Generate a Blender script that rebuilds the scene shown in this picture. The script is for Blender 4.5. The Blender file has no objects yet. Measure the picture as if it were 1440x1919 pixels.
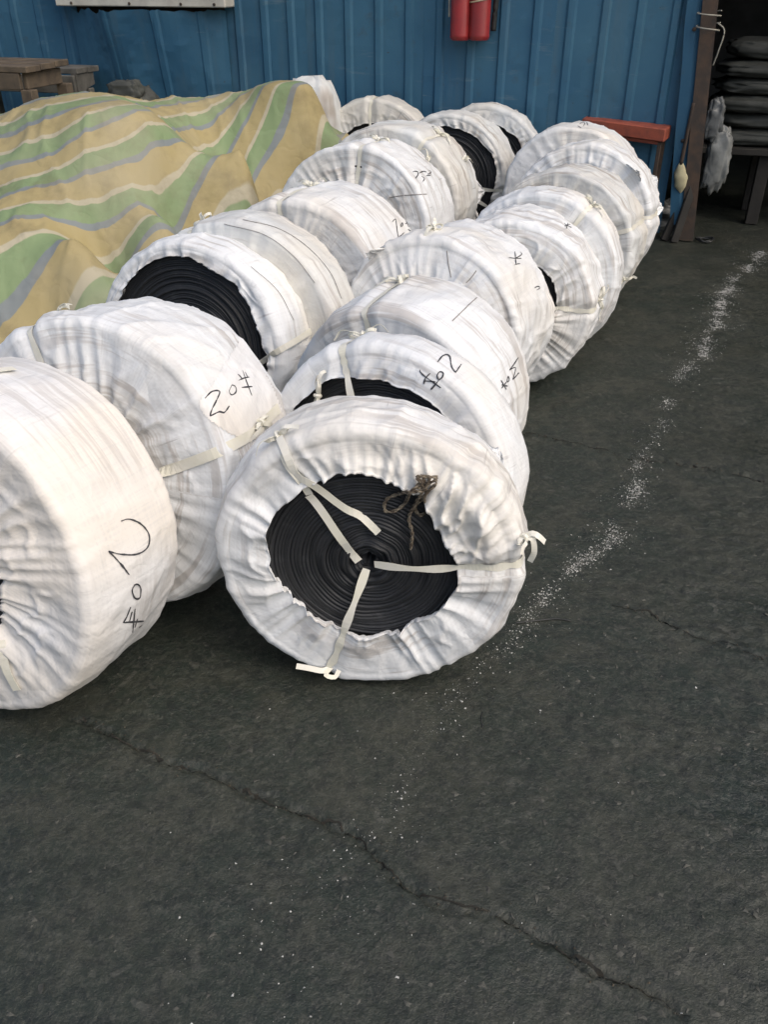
import bpy, bmesh, math, random
import numpy as np
from mathutils import Vector, Matrix
from mathutils.bvhtree import BVHTree

# ------------------------------------------------------------------ camera, sky, sun, exposure
scene = bpy.context.scene
COL = scene.collection
PITCH = math.radians(32.5); CAM_H = 1.5; FPX = 1600.0
cam_d = bpy.data.cameras.new('camera')
cam_d.sensor_fit = 'VERTICAL'; cam_d.sensor_height = 24.0; cam_d.lens = 24.0 * FPX / 1919.0
cam_d.clip_start = 0.05; cam_d.clip_end = 400.0
cam = bpy.data.objects.new('camera', cam_d); COL.objects.link(cam)
cam.location = (0, 0, CAM_H); cam.rotation_euler = (math.pi / 2 - PITCH, 0, 0)
scene.camera = cam

SUN_EL = math.radians(50); SUN_AZ = math.radians(130)      # azimuth clockwise from +Y (view direction)
world = bpy.data.worlds.new('World'); scene.world = world; world.use_nodes = True
wn = world.node_tree.nodes; wl = world.node_tree.links
sky = wn.new('ShaderNodeTexSky'); sky.sky_type = 'NISHITA'; sky.sun_disc = False
sky.sun_elevation = SUN_EL; sky.sun_rotation = SUN_AZ
sky.air_density = 1.0; sky.dust_density = 5.0; sky.ozone_density = .8
wl.new(sky.outputs[0], wn['Background'].inputs[0]); wn['Background'].inputs[1].default_value = 0.15

sun_d = bpy.data.lights.new('sun', 'SUN'); sun_d.energy = 0.75; sun_d.angle = math.radians(70); sun_d.color = (1, .995, .975)
sun = bpy.data.objects.new('sun', sun_d); COL.objects.link(sun)
sd = Vector((math.sin(SUN_AZ) * math.cos(SUN_EL), math.cos(SUN_AZ) * math.cos(SUN_EL), math.sin(SUN_EL)))
sun.rotation_euler = sd.to_track_quat('Z', 'Y').to_euler(); sun.location = sd * 20
vs = scene.view_settings; vs.view_transform = 'Standard'; vs.look = 'None'; vs.gamma = 1.0; vs.exposure = 0.14
vs.use_curve_mapping = False
scene.cycles.max_bounces = 5; scene.cycles.diffuse_bounces = 3; scene.cycles.glossy_bounces = 2
scene.cycles.use_adaptive_sampling = True; scene.cycles.adaptive_threshold = 0.02

# ------------------------------------------------------------------ pixel helpers (a pixel gives a direction only)
CP, SP = math.cos(PITCH), math.sin(PITCH)
def ray(px, py):
    a = (px - 720) / FPX; b = (959.5 - py) / FPX
    return np.array([a, CP + b * SP, -SP + b * CP])
def on_z(px, py, z=0.0):
    r = ray(px, py); return np.array([0, 0, CAM_H]) + r * ((z - CAM_H) / r[2])
WALL_YAW = math.radians(16)
WALL_P = np.array([1.90, 5.74, 0.0]); WALL_D = np.array([math.cos(WALL_YAW), -math.sin(WALL_YAW), 0]); WALL_N = np.array([-math.sin(WALL_YAW), -math.cos(WALL_YAW), 0])
def on_wall(px, py, off=0.0):
    r = ray(px, py); o = np.array([0, 0, CAM_H]); t = np.dot(WALL_P + WALL_N * off - o, WALL_N) / np.dot(r, WALL_N)
    return o + r * t
def wall_uv(p): return float(np.dot(p - WALL_P, WALL_D)), float(p[2])
def wall_pt(u, z, off=0.0): return WALL_P + WALL_D * u + WALL_N * off + np.array([0, 0, z])

# ------------------------------------------------------------------ noise
_rs = np.random.RandomState(7); _perm = _rs.permutation(256); _perm = np.concatenate([_perm, _perm, _perm])
_g = _rs.normal(size=(256, 3)); _g /= np.linalg.norm(_g, axis=1)[:, None]
def noise3(x, y, z):
    x, y, z = np.broadcast_arrays(np.asarray(x, float), np.asarray(y, float), np.asarray(z, float))
    xi = np.floor(x).astype(int); yi = np.floor(y).astype(int); zi = np.floor(z).astype(int)
    xf, yf, zf = x - xi, y - yi, z - zi
    xi &= 255; yi &= 255; zi &= 255
    f = lambda t: t * t * t * (t * (t * 6 - 15) + 10)
    u, v, w = f(xf), f(yf), f(zf)
    def gr(dx, dy, dz):
        h = _perm[_perm[_perm[xi + dx] + yi + dy] + zi + dz]; g = _g[h]
        return g[..., 0] * (xf - dx) + g[..., 1] * (yf - dy) + g[..., 2] * (zf - dz)
    a = gr(0, 0, 0) * (1 - u) + gr(1, 0, 0) * u; b = gr(0, 1, 0) * (1 - u) + gr(1, 1, 0) * u
    c = gr(0, 0, 1) * (1 - u) + gr(1, 0, 1) * u; d = gr(0, 1, 1) * (1 - u) + gr(1, 1, 1) * u
    return ((a * (1 - v) + b * v) * (1 - w) + (c * (1 - v) + d * v) * w) * 1.5
def fbm(x, y, z, o=4):
    s = 0; a = 1
    for i in range(o):
        s = s + a * noise3(x, y, z); x = x * 2.03 + 11.3; y = y * 2.03 + 5.7; z = z * 2.03 + 3.1; a *= .5
    return s
def ridge(n, p=2.0): return np.clip(1 - np.abs(n) * 2.2, 0, 1) ** p
def smooth(a, b, x):
    t = np.clip((x - a) / (b - a), 0, 1); return t * t * (3 - 2 * t)

# ------------------------------------------------------------------ mesh and object helpers
def link(name, me, parent=None, mat=None):
    o = bpy.data.objects.new(name, me); COL.objects.link(o)
    if parent is not None: o.parent = parent
    if mat is not None and me is not None and len(me.materials) == 0: me.materials.append(mat)
    return o
def tag(o, label, cat, group=None):
    o['label'] = label; o['category'] = cat
    if group: o['group'] = group
    return o
def empty(name, loc):
    o = bpy.data.objects.new(name, None); COL.objects.link(o); o.location = loc; o.empty_display_size = .05
    return o
def mesh_np(name, V, Q, smooth_=True, uv=None):
    V = np.asarray(V, np.float32); Q = np.asarray(Q, np.int32); k = Q.shape[1]
    me = bpy.data.meshes.new(name)
    me.vertices.add(len(V)); me.vertices.foreach_set('co', V.ravel())
    me.loops.add(Q.size); me.loops.foreach_set('vertex_index', Q.ravel())
    me.polygons.add(len(Q)); me.polygons.foreach_set('loop_start', np.arange(0, Q.size, k, dtype=np.int32))
    me.polygons.foreach_set('loop_total', np.full(len(Q), k, np.int32))
    me.polygons.foreach_set('use_smooth', np.full(len(Q), smooth_, bool))
    me.update(calc_edges=True)
    if uv is not None:
        l = me.uv_layers.new(name='UVMap'); l.data.foreach_set('uv', np.asarray(uv, np.float32)[Q.ravel()].ravel())
    return me
def grid_quads(n, m, wrap_n=False):
    i = np.arange(n if wrap_n else n - 1); j = np.arange(m - 1)
    I, J = np.meshgrid(i, j, indexing='ij'); I2 = (I + 1) % n
    return np.stack([I * m + J, I2 * m + J, I2 * m + J + 1, I * m + J + 1], -1).reshape(-1, 4)
def bm_mesh(name, bm, smooth_=False, bevel=0.0, seg=2):
    if bevel > 0:
        bmesh.ops.bevel(bm, geom=list(bm.edges), offset=bevel, segments=seg, affect='EDGES', profile=.5)
    bmesh.ops.recalc_face_normals(bm, faces=bm.faces)
    me = bpy.data.meshes.new(name); bm.to_mesh(me); bm.free()
    if smooth_:
        for p in me.polygons: p.use_smooth = True
    return me
def add_box(bm, c, ax, ay, az, sx, sy, sz):
    c = Vector(c); ax, ay, az = Vector(ax) * sx / 2, Vector(ay) * sy / 2, Vector(az) * sz / 2
    v = [bm.verts.new(c + ax * i + ay * j + az * k) for i in (-1, 1) for j in (-1, 1) for k in (-1, 1)]
    for f in ((0, 1, 3, 2), (4, 6, 7, 5), (0, 4, 5, 1), (2, 3, 7, 6), (0, 2, 6, 4), (1, 5, 7, 3)): bm.faces.new([v[i] for i in f])
def box_mesh(name, c, ax, ay, az, sx, sy, sz, bevel=.004):
    bm = bmesh.new(); add_box(bm, c, ax, ay, az, sx, sy, sz); return bm_mesh(name, bm, False, bevel, 1)
def catmull(P, step):
    P = np.asarray(P, float); out = []
    Q = np.vstack([2 * P[0] - P[1], P, 2 * P[-1] - P[-2]])
    for i in range(1, len(Q) - 2):
        n = max(2, int(np.linalg.norm(Q[i + 1] - Q[i]) / step))
        t = np.linspace(0, 1, n, endpoint=False)[:, None]
        out.append(.5 * ((2 * Q[i]) + (-Q[i - 1] + Q[i + 1]) * t + (2 * Q[i - 1] - 5 * Q[i] + 4 * Q[i + 1] - Q[i + 2]) * t ** 2 + (-Q[i - 1] + 3 * Q[i] - 3 * Q[i + 1] + Q[i + 2]) * t ** 3))
    out.append(P[-1:]); return np.vstack(out)
def ribbon_geo(P, N, w, th, twist=None):
    """flat tape along P with face normal N -> verts, quads (closed box section)"""
    P = np.asarray(P, float); N = np.asarray(N, float); n = len(P)
    T = np.gradient(P, axis=0); T /= np.linalg.norm(T, axis=1)[:, None] + 1e-9
    B = np.cross(T, N); B /= np.linalg.norm(B, axis=1)[:, None] + 1e-9
    N = np.cross(B, T)
    w = np.broadcast_to(w, (n,))[:, None]
    V = np.stack([P - B * w / 2 + N * th, P + B * w / 2 + N * th * .9, P + B * w / 2, P - B * w / 2], 1).reshape(-1, 3)
    Q = []
    for i in range(n - 1):
        for k in range(4):
            k2 = (k + 1) % 4; Q.append((i * 4 + k, i * 4 + k2, i * 4 + 4 + k2, i * 4 + 4 + k))
    Q.append((0, 1, 2, 3)); e = (n - 1) * 4; Q.append((e + 3, e + 2, e + 1, e))
    return V, np.array(Q)
def tube_geo(P, rad, k=8, ref=(0, 0, 1)):
    P = np.asarray(P, float); n = len(P); T = np.gradient(P, axis=0); T /= np.linalg.norm(T, axis=1)[:, None] + 1e-9
    A = np.cross(T, np.asarray(ref, float)); bad = np.linalg.norm(A, axis=1) < .1; A[bad] = np.cross(T[bad], [1, 0, 0.3])
    A /= np.linalg.norm(A, axis=1)[:, None]; B = np.cross(T, A)
    th = np.linspace(0, 2 * math.pi, k, endpoint=False); rad = np.broadcast_to(rad, (n,))
    V = P[:, None] + rad[:, None, None] * (np.cos(th)[None, :, None] * A[:, None] + np.sin(th)[None, :, None] * B[:, None])
    Q = [(i * k + j, i * k + (j + 1) % k, (i + 1) * k + (j + 1) % k, (i + 1) * k + j) for i in range(n - 1) for j in range(k)]
    V = V.reshape(-1, 3); V = np.vstack([V, P[:1], P[-1:]]); c0, c1 = len(V) - 2, len(V) - 1
    for j in range(0, k, 2):
        Q.append((c0, (j + 2) % k, j + 1, j)); e = (n - 1) * k; Q.append((c1, e + j, e + j + 1, e + (j + 2) % k))
    return V, np.array(Q)
def join_geo(parts):
    Vs, Qs, o = [], [], 0
    for V, Q in parts: Vs.append(V); Qs.append(np.asarray(Q) + o); o += len(V)
    return np.vstack(Vs), np.vstack(Qs)
def lathe(bm, prof, origin, ax, u, v, n=32):
    origin, ax, u, v = Vector(origin), Vector(ax), Vector(u), Vector(v); rings = []
    for t, r in prof:
        rings.append([bm.verts.new(origin + ax * t + (u * math.cos(a) + v * math.sin(a)) * r) for a in [2 * math.pi * i / n for i in range(n)]])
    for a, b in zip(rings, rings[1:]):
        for i in range(n): bm.faces.new((a[i], a[(i + 1) % n], b[(i + 1) % n], b[i]))
    bm.faces.new(rings[0][::-1]); bm.faces.new(rings[-1])

# ------------------------------------------------------------------ materials
class NT:
    def __init__(s, name):
        s.m = bpy.data.materials.new(name); s.m.use_nodes = True; s.t = s.m.node_tree; s.n = s.t.nodes; s.b = s.n['Principled BSDF']
    def node(s, typ, **kw):
        n = s.n.new(typ)
        for k, v in kw.items():
            if k.startswith('i_'):
                key = k[2:]; key = int(key) if key.isdigit() else key.replace('_', ' ')
                sock = n.inputs[key]
                if isinstance(v, bpy.types.NodeSocket): s.t.links.new(v, sock)
                else: sock.default_value = v
            else: setattr(n, k, v)
        return n
    def link(s, a, b): s.t.links.new(a, b)
    def tex(s, vec, scale, detail=4, rough=.55, dist=0.0): return s.node('ShaderNodeTexNoise', i_Vector=vec, i_Scale=scale, i_Detail=detail, i_Roughness=rough, i_Distortion=dist).outputs['Fac']
    def mapr(s, v, a, b, c=0.0, d=1.0): return s.node('ShaderNodeMapRange', i_0=v, i_1=a, i_2=b, i_3=c, i_4=d).outputs[0]
    def mix(s, f, a, b):
        n = s.node('ShaderNodeMix', data_type='RGBA')
        for sock, v in ((n.inputs[0], f), (n.inputs[6], a), (n.inputs[7], b)):
            if isinstance(v, bpy.types.NodeSocket): s.link(v, sock)
            else: sock.default_value = v if not isinstance(v, tuple) else (*v, 1)[:4]
        return n.outputs[2]
    def math(s, op, a, b=0.0): return s.node('ShaderNodeMath', operation=op, i_0=a, i_1=b).outputs[0]
    def mapping(s, vec, sc): return s.node('ShaderNodeMapping', i_Vector=vec, i_Scale=sc).outputs[0]
    def bump(s, h, strength=.3, dist=.01, normal=None):
        n = s.node('ShaderNodeBump', i_Strength=strength, i_Distance=dist, i_Height=h)
        if normal is not None: s.link(normal, n.inputs['Normal'])
        return n.outputs[0]
    def out(s, col, rough=.6, normal=None, metal=0.0, spec=.5):
        for sock, v in (('Base Color', col), ('Roughness', rough), ('Metallic', metal), ('Specular IOR Level', spec)):
            if isinstance(v, bpy.types.NodeSocket): s.link(v, s.b.inputs[sock])
            else: s.b.inputs[sock].default_value = (*v, 1)[:4] if isinstance(v, tuple) else v
        if normal is not None: s.link(normal, s.b.inputs['Normal'])
        return s.m
def obj_coord(nt):
    tc = nt.node('ShaderNodeTexCoord'); oi = nt.node('ShaderNodeObjectInfo')
    off = nt.node('ShaderNodeVectorMath', operation='SCALE', i_0=(31.0, 17.0, 23.0)); nt.link(oi.outputs['Random'], off.inputs['Scale'])
    add = nt.node('ShaderNodeVectorMath', operation='ADD'); nt.link(tc.outputs['Object'], add.inputs[0]); nt.link(off.outputs[0], add.inputs[1])
    return tc, oi, add.outputs[0], off.outputs[0]

def build_cover_mat(name, dirt=.6, white=(.775, .795, .80), cream_c=(.79, .77, .715), cream_lo=.50):
    nt = NT(name); tc, oi, P, off = obj_coord(nt)
    uv = nt.node('ShaderNodeVectorMath', operation='ADD'); nt.link(tc.outputs['UV'], uv.inputs[0]); nt.link(off, uv.inputs[1]); U = uv.outputs[0]
    base = nt.mix(nt.mapr(nt.tex(P, 2.2, 2), cream_lo, cream_lo + .16), white, cream_c)
    base = nt.mix(nt.mapr(nt.tex(P, 9, 3, .6), .48, .75, 0, .3), base, (.64, .63, .62))
    streak = nt.mapr(nt.tex(nt.mapping(U, (2.2, 34, 1)), 1.0, 3, .68), .50, .60)
    gate = nt.mapr(nt.tex(P, 3.1, 2), .44, .58)
    base = nt.mix(nt.math('MULTIPLY', nt.math('MULTIPLY', streak, gate), dirt), base, (.38, .34, .30))
    smud = nt.mapr(nt.tex(nt.mapping(U, (5, 11, 1)), 1.0, 3, .7), .50, .64)
    base = nt.mix(nt.math('MULTIPLY', nt.math('MULTIPLY', smud, nt.mapr(nt.tex(P, 2.3, 2), .45, .65)), dirt * .55), base, (.50, .485, .455))
    scr = nt.mapr(nt.tex(nt.mapping(U, (70, 6, 1)), 1.0, 2, .6), .64, .72)
    base = nt.mix(nt.math('MULTIPLY', nt.math('MULTIPLY', scr, nt.mapr(nt.tex(P, 5, 2), .5, .62)), dirt * .8), base, (.33, .32, .31))
    # woven tape relief and fine creasing
    slub = nt.math('ADD', nt.tex(nt.mapping(U, (4, 170, 1)), 1.0, 2, .5), nt.tex(nt.mapping(U, (170, 4, 1)), 1.0, 2, .5))
    base = nt.mix(nt.mapr(slub, 1.0, 1.28, 0, .24), base, (.50, .50, .50))
    w1 = nt.node('ShaderNodeTexWave', i_Vector=U, i_Scale=42.0, bands_direction='DIAGONAL').outputs['Fac']
    cr = nt.node('ShaderNodeTexNoise', i_Vector=P, i_Scale=10.0, i_Detail=3, i_Roughness=.6)
    wv = nt.node('ShaderNodeVectorMath', operation='MULTIPLY_ADD', i_0=cr.outputs['Color'], i_1=(.16, .16, .16), i_2=P).outputs[0]
    crs = nt.node('ShaderNodeTexVoronoi', feature='DISTANCE_TO_EDGE', i_Vector=wv, i_Scale=6.5)
    h = nt.math('MULTIPLY', cr.outputs['Fac'], .0030)
    h = nt.math('ADD', h, nt.mapr(crs.outputs['Distance'], 0, .25, 0, .0018))
    h = nt.math('ADD', h, nt.math('MULTIPLY', w1, .00010))
    n3 = nt.bump(h, 1.0, 1.0)
    return nt.out(base, .52, n3, 0, .35)
def mat_simple(name, c1, c2, scale=8, rough=.6, bump=.2, bdist=.004, metal=0, detail=5, lo=.4, hi=.65, spec=.5, rnd=True):
    nt = NT(name); tc, oi, P, off = obj_coord(nt)
    f = nt.tex(P, scale, detail, .6)
    return nt.out(nt.mix(nt.mapr(f, lo, hi), c1, c2), rough, nt.bump(nt.tex(P, scale * 4, 5, .65), bump, bdist), metal, spec)

M = {}
M['cover'] = build_cover_mat('woven_cover')
M['cover_dirty'] = build_cover_mat('woven_cover_soiled', dirt=.9, white=(.68, .70, .69), cream_c=(.69, .67, .61), cream_lo=.46)
M['cover_cream'] = build_cover_mat('woven_cover_cream', dirt=.35, white=(.78, .78, .77), cream_c=(.80, .755, .68), cream_lo=.42)
M['tape'] = mat_simple('packing_tape', (.74, .72, .60), (.80, .78, .70), 14, .45, .25, .002)
M['rope'] = mat_simple('jute_rope', (.07, .052, .036), (.26, .22, .16), 90, .85, .3, .002)
M['ink'] = mat_simple('marker_ink', (.03, .03, .035), (.07, .07, .075), 40, .6, .05, .001)
M['rust'] = mat_simple('rusty_steel', (.040, .032, .026), (.075, .048, .032), 14, .8, .4, .004, .0)
M['wood'] = mat_simple('weathered_wood', (.13, .10, .068), (.07, .056, .042), 10, .8, .4, .004)
M['wood_grey'] = mat_simple('grey_weathered_wood', (.13, .125, .11), (.07, .068, .06), 9, .8, .4, .004)
M['red_paint'] = mat_simple('red_extinguisher_paint', (.30, .026, .026), (.22, .024, .024), 10, .35, .05, .001)
M['orange_paint'] = mat_simple('red_oxide_paint', (.32, .075, .040), (.20, .055, .035), 16, .55, .2, .002)
M['black_plastic'] = mat_simple('black_plastic', (.018, .02, .02), (.03, .032, .03), 20, .45, .1, .001)
M['brass'] = mat_simple('brass', (.5, .36, .13), (.35, .26, .11), 20, .4, .1, .001, .9)
M['cream_paint'] = mat_simple('cream_painted_metal', (.62, .60, .52), (.48, .46, .40), 7, .5, .1, .002)
M['dark_sack'] = mat_simple('dark_sacking', (.06, .064, .056), (.038, .041, .036), 9, .7, .4, .006)
M['pale_sack'] = mat_simple('pale_sacking', (.40, .38, .31), (.28, .27, .23), 9, .75, .4, .006)
M['plastic'] = mat_simple('dusty_plastic_film', (.22, .23, .22), (.12, .125, .12), 9, .4, .4, .006)
M['plastic_dark'] = mat_simple('grey_plastic_film', (.16, .17, .17), (.09, .095, .095), 9, .4, .4, .006)
M['yellow_rag'] = mat_simple('pale_yellow_cloth', (.50, .46, .28), (.38, .34, .22), 12, .8, .3, .005)
M['dark_wood'] = mat_simple('dark_wood', (.028, .026, .022), (.016, .015, .013), 8, .8, .3, .003)
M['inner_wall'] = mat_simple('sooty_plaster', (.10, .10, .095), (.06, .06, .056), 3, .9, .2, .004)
M['chips'] = mat_simple('white_powder', (.50, .50, .47), (.34, .34, .32), 30, .9, .1, .001)
M['flakes'] = mat_simple('grey_flakes', (.075, .075, .062), (.035, .036, .03), 20, .7, .3, .002)
M['crack_soil'] = mat_simple('dark_crack_soil', (.014, .014, .011), (.034, .030, .022), 30, .95, .5, .003)
M['soil'] = mat_simple('brown_crumbs', (.075, .062, .042), (.04, .035, .027), 20, .9, .3, .002)
def mat_rubber():
    nt = NT('black_rubber'); tc, oi, P, off = obj_coord(nt)
    f = nt.tex(P, 7, 4)
    dust = nt.mapr(nt.tex(P, 30, 5, .7), .55, .8, 0, .6)
    return nt.out(nt.mix(dust, nt.mix(f, (.014, .015, .017), (.026, .028, .031)), (.07, .072, .075)), .5, nt.bump(nt.tex(P, 60, 4), .15, .002), 0, .4)
M['rubber'] = mat_rubber()
def mat_wall():
    nt = NT('blue_painted_sheet'); tc, oi, P, off = obj_coord(nt)
    W = tc.outputs['Object']
    base = nt.mix(nt.mapr(nt.tex(P, 1.6, 4), .35, .68), (.027, .102, .182), (.044, .132, .205))
    run = nt.mapr(nt.tex(nt.mapping(P, (9, 9, .7)), 1.0, 5, .6), .52, .75, 0, .55)
    base = nt.mix(run, base, (.065, .120, .160))
    dirt = nt.mapr(nt.tex(P, 11, 6, .7), .58, .78, 0, .6)
    base = nt.mix(dirt, base, (.05, .07, .085))
    spot = nt.mapr(nt.tex(P, 42, 3, .6), .70, .76, 0, .8)
    base = nt.mix(spot, base, (.05, .035, .03))
    sc_ = nt.mapr(nt.tex(nt.mapping(P, (3, 3, 22)), 1.0, 4, .7), .60, .70, 0, .5)
    base = nt.mix(nt.math('MULTIPLY', sc_, nt.mapr(nt.tex(P, 2.6, 2), .48, .62)), base, (.13, .19, .23))
    return nt.out(base, .6, nt.bump(nt.tex(P, 6, 4, .6), .3, .012), 0, .35)
M['blue'] = mat_wall()
def mat_ground():
    nt = NT('dark_yard_concrete'); tc = nt.node('ShaderNodeTexCoord'); P = tc.outputs['Object']
    a = nt.mapr(nt.tex(P, 1.1, 4, .6), .36, .66)
    base = nt.mix(a, (.0140, .0225, .0168), (.0262, .0300, .0212))
    b = nt.mapr(nt.tex(P, 5.5, 4, .72), .46, .60)
    base = nt.mix(nt.math('MULTIPLY', b, .7), base, (.043, .045, .033))
    c = nt.mapr(nt.tex(P, 26, 4, .75), .45, .62)
    base = nt.mix(nt.math('MULTIPLY', c, .65), base, (.009, .012, .0105))
    sp = nt.node('ShaderNodeTexVoronoi', i_Vector=P, i_Scale=120.0, i_Randomness=1.0).outputs['Distance']
    spk = nt.math('MULTIPLY', nt.mapr(sp, .16, .06), nt.mapr(nt.tex(P, 7, 3), .48, .64))
    base = nt.mix(nt.math('MULTIPLY', spk, .5), base, (.16, .155, .135))
    d = nt.mapr(nt.tex(P, 75, 3, .75), .48, .74)
    base = nt.mix(nt.math('MULTIPLY', d, .7), base, (.070, .072, .058))
    e = nt.node('ShaderNodeTexVoronoi', i_Vector=nt.node('ShaderNodeVectorMath', operation='MULTIPLY_ADD', i_0=nt.node('ShaderNodeTexNoise', i_Vector=P, i_Scale=18.0, i_Detail=1).outputs['Color'], i_1=(.12, .12, .0), i_2=P).outputs[0], i_Scale=20.0, i_Randomness=1.0)
    fl = nt.math('MULTIPLY', nt.mapr(e.outputs['Distance'], .26, .20), nt.mapr(nt.tex(P, 4.0, 3), .50, .62))
    base = nt.mix(nt.math('MULTIPLY', fl, .45), base, (.095, .095, .08))
    h2 = nt.math('ADD', nt.math('MULTIPLY', nt.tex(P, 30, 4, .75), .009), nt.math('MULTIPLY', nt.tex(P, 170, 2, .7), .0012))
    return nt.out(base, nt.mapr(nt.tex(P, 3, 2), .3, .7, .48, .72), nt.bump(h2, .8, 1.0), 0, .5)
M['ground'] = mat_ground()
def mat_tarp():
    nt = NT('striped_tarpaulin'); tc, oi, P, off = obj_coord(nt)
    uv = nt.node('ShaderNodeSeparateXYZ', i_0=tc.outputs['UV'])
    wob = nt.math('MULTIPLY', nt.math('SUBTRACT', nt.tex(P, 7, 3), .5), .05)
    q = nt.math('FRACT', nt.math('ADD', nt.math('ADD', uv.outputs[1], wob), 100.0))
    r = nt.node('ShaderNodeValToRGB', i_Fac=q); cr = r.color_ramp; cr.interpolation = 'LINEAR'
    blue = (.20, .225, .23, 1); green = (.21, .285, .145, 1); white = (.44, .40, .29, 1); tan = (.37, .305, .15, 1)
    stops = [(0, blue), (.05, blue), (.06, green), (.40, green), (.415, white), (.50, white), (.52, tan), (.93, tan), (.94, blue), (1, blue)]
    while len(cr.elements) < len(stops): cr.elements.new(.5)
    for e, (p, c) in zip(cr.elements, stops): e.position = p; e.color = c
    base = r.outputs[0]
    dirt = nt.mapr(nt.tex(P, 4.5, 7, .7), .5, .78, 0, .6); base = nt.mix(dirt, base, (.13, .105, .06))
    fade = nt.mapr(nt.tex(P, 2.0, 3), .45, .7, 0, .35); base = nt.mix(fade, base, (.42, .38, .28))
    U = nt.mapping(tc.outputs['UV'], (1, .4, 1))
    w1 = nt.node('ShaderNodeTexWave', i_Vector=U, i_Scale=60.0, bands_direction='X').outputs['Fac']
    cr2 = nt.node('ShaderNodeTexNoise', i_Vector=P, i_Scale=7.0, i_Detail=2, i_Roughness=.5)
    vo = nt.node('ShaderNodeTexVoronoi', feature='DISTANCE_TO_EDGE', i_Vector=nt.node('ShaderNodeVectorMath', operation='MULTIPLY_ADD', i_0=cr2.outputs['Color'], i_1=(.3, .3, .3), i_2=P).outputs[0], i_Scale=4.5).outputs['Distance']
    hh = nt.math('ADD', nt.math('MULTIPLY', cr2.outputs['Fac'], .007), nt.math('ADD', nt.mapr(vo, 0, .2, 0, .0018), nt.math('MULTIPLY', w1, .0001)))
    return nt.out(base, .6, nt.bump(hh, 1.0, 1.0), 0, .3)
M['tarp'] = mat_tarp()

# ------------------------------------------------------------------ ground
def poly_dist(X, Y, pts):
    D = np.full(X.shape, 9.0)
    for a, b in zip(pts[:-1], pts[1:]):
        ab = b - a; L = ab @ ab; t = np.clip(((X - a[0]) * ab[0] + (Y - a[1]) * ab[1]) / L, 0, 1)
        D = np.minimum(D, np.hypot(X - a[0] - t * ab[0], Y - a[1] - t * ab[1]))
    return D
def gpts(px): return np.array([on_z(*p)[:2] for p in px])
CRACK_A = gpts([(150,1345),(240,1390),(300,1420),(380,1442),(430,1465),(490,1490),(550,1515),(600,1530),(665,1560),(720,1620),(750,1650),(810,1685),(870,1700),(940,1715),(980,1735),(1040,1765),(1090,1800),(1135,1825),(1200,1845),(1290,1900)])
CRACK_B = gpts([(975,807),(1050,825),(1130,843),(1183,856),(1268,865),(1338,878),(1436,902)])
CRACK_C = gpts([(1150,1130),(1220,1150),(1290,1185),(1350,1200),(1440,1235)])
def ground_h(X, Y):
    h = fbm(X * 2.2, Y * 2.2, 0.3, 4) * .004
    h += fbm(X * 14, Y * 14, 4.7, 3) * .0016
    rough = smooth(.35, 1.2, X + .15 * Y)
    h += ridge(fbm(X * 11, Y * 18, 9.1, 3) * .9, 3) * .0035 * rough
    fl = noise3(X * 24, Y * 24, 2.2); h += smooth(.28, .33, fl) * .0022 * (0.25 + rough)
    wx = X + noise3(X * 16, Y * 16, 1) * .02 + noise3(X * 50, Y * 50, 6) * .006; wy = Y + noise3(X * 16, Y * 16, 8) * .02 + noise3(X * 50, Y * 50, 3) * .006
    for pts, w, dp in ((CRACK_A, .010, .012), (CRACK_B, .009, .010), (CRACK_C, .008, .007)):
        d = poly_dist(wx, wy, pts); ww = w * (.55 + .9 * np.abs(noise3(X * 5, Y * 5, 12)))
        h -= dp * (1 - smooth(0, 1, d / (ww + 1e-6))); h += .002 * np.exp(-((d - .02) / .012) ** 2)
    fade = smooth(9, 6.4, Y) * smooth(-3, -2, X) * smooth(4.4, 3.6, X)
    return np.minimum(h, .006) * fade - .006
def build_ground():
    xs = np.concatenate([[-80, -40, -20, -10, -6, -4], np.arange(-2.8, -1.2, .05), np.arange(-1.2, 1.6, .009), np.arange(1.6, 4.2, .03), [5, 8, 14, 25, 45, 80]])
    ys = np.concatenate([[-40, -20, -10, -4, -2, -1, -.3], np.arange(.1, 2.6, .009), np.arange(2.6, 6.8, .022), [7.4, 8.5, 10, 14, 20, 35, 60, 110]])
    X, Y = np.meshgrid(xs, ys, indexing='ij'); Z = ground_h(X, Y)
    V = np.stack([X, Y, Z], -1).reshape(-1, 3)
    me = mesh_np('ground', V, grid_quads(len(xs), len(ys)))
    o = link('ground', me, None, M['ground']); o['kind'] = 'structure'
build_ground()

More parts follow.
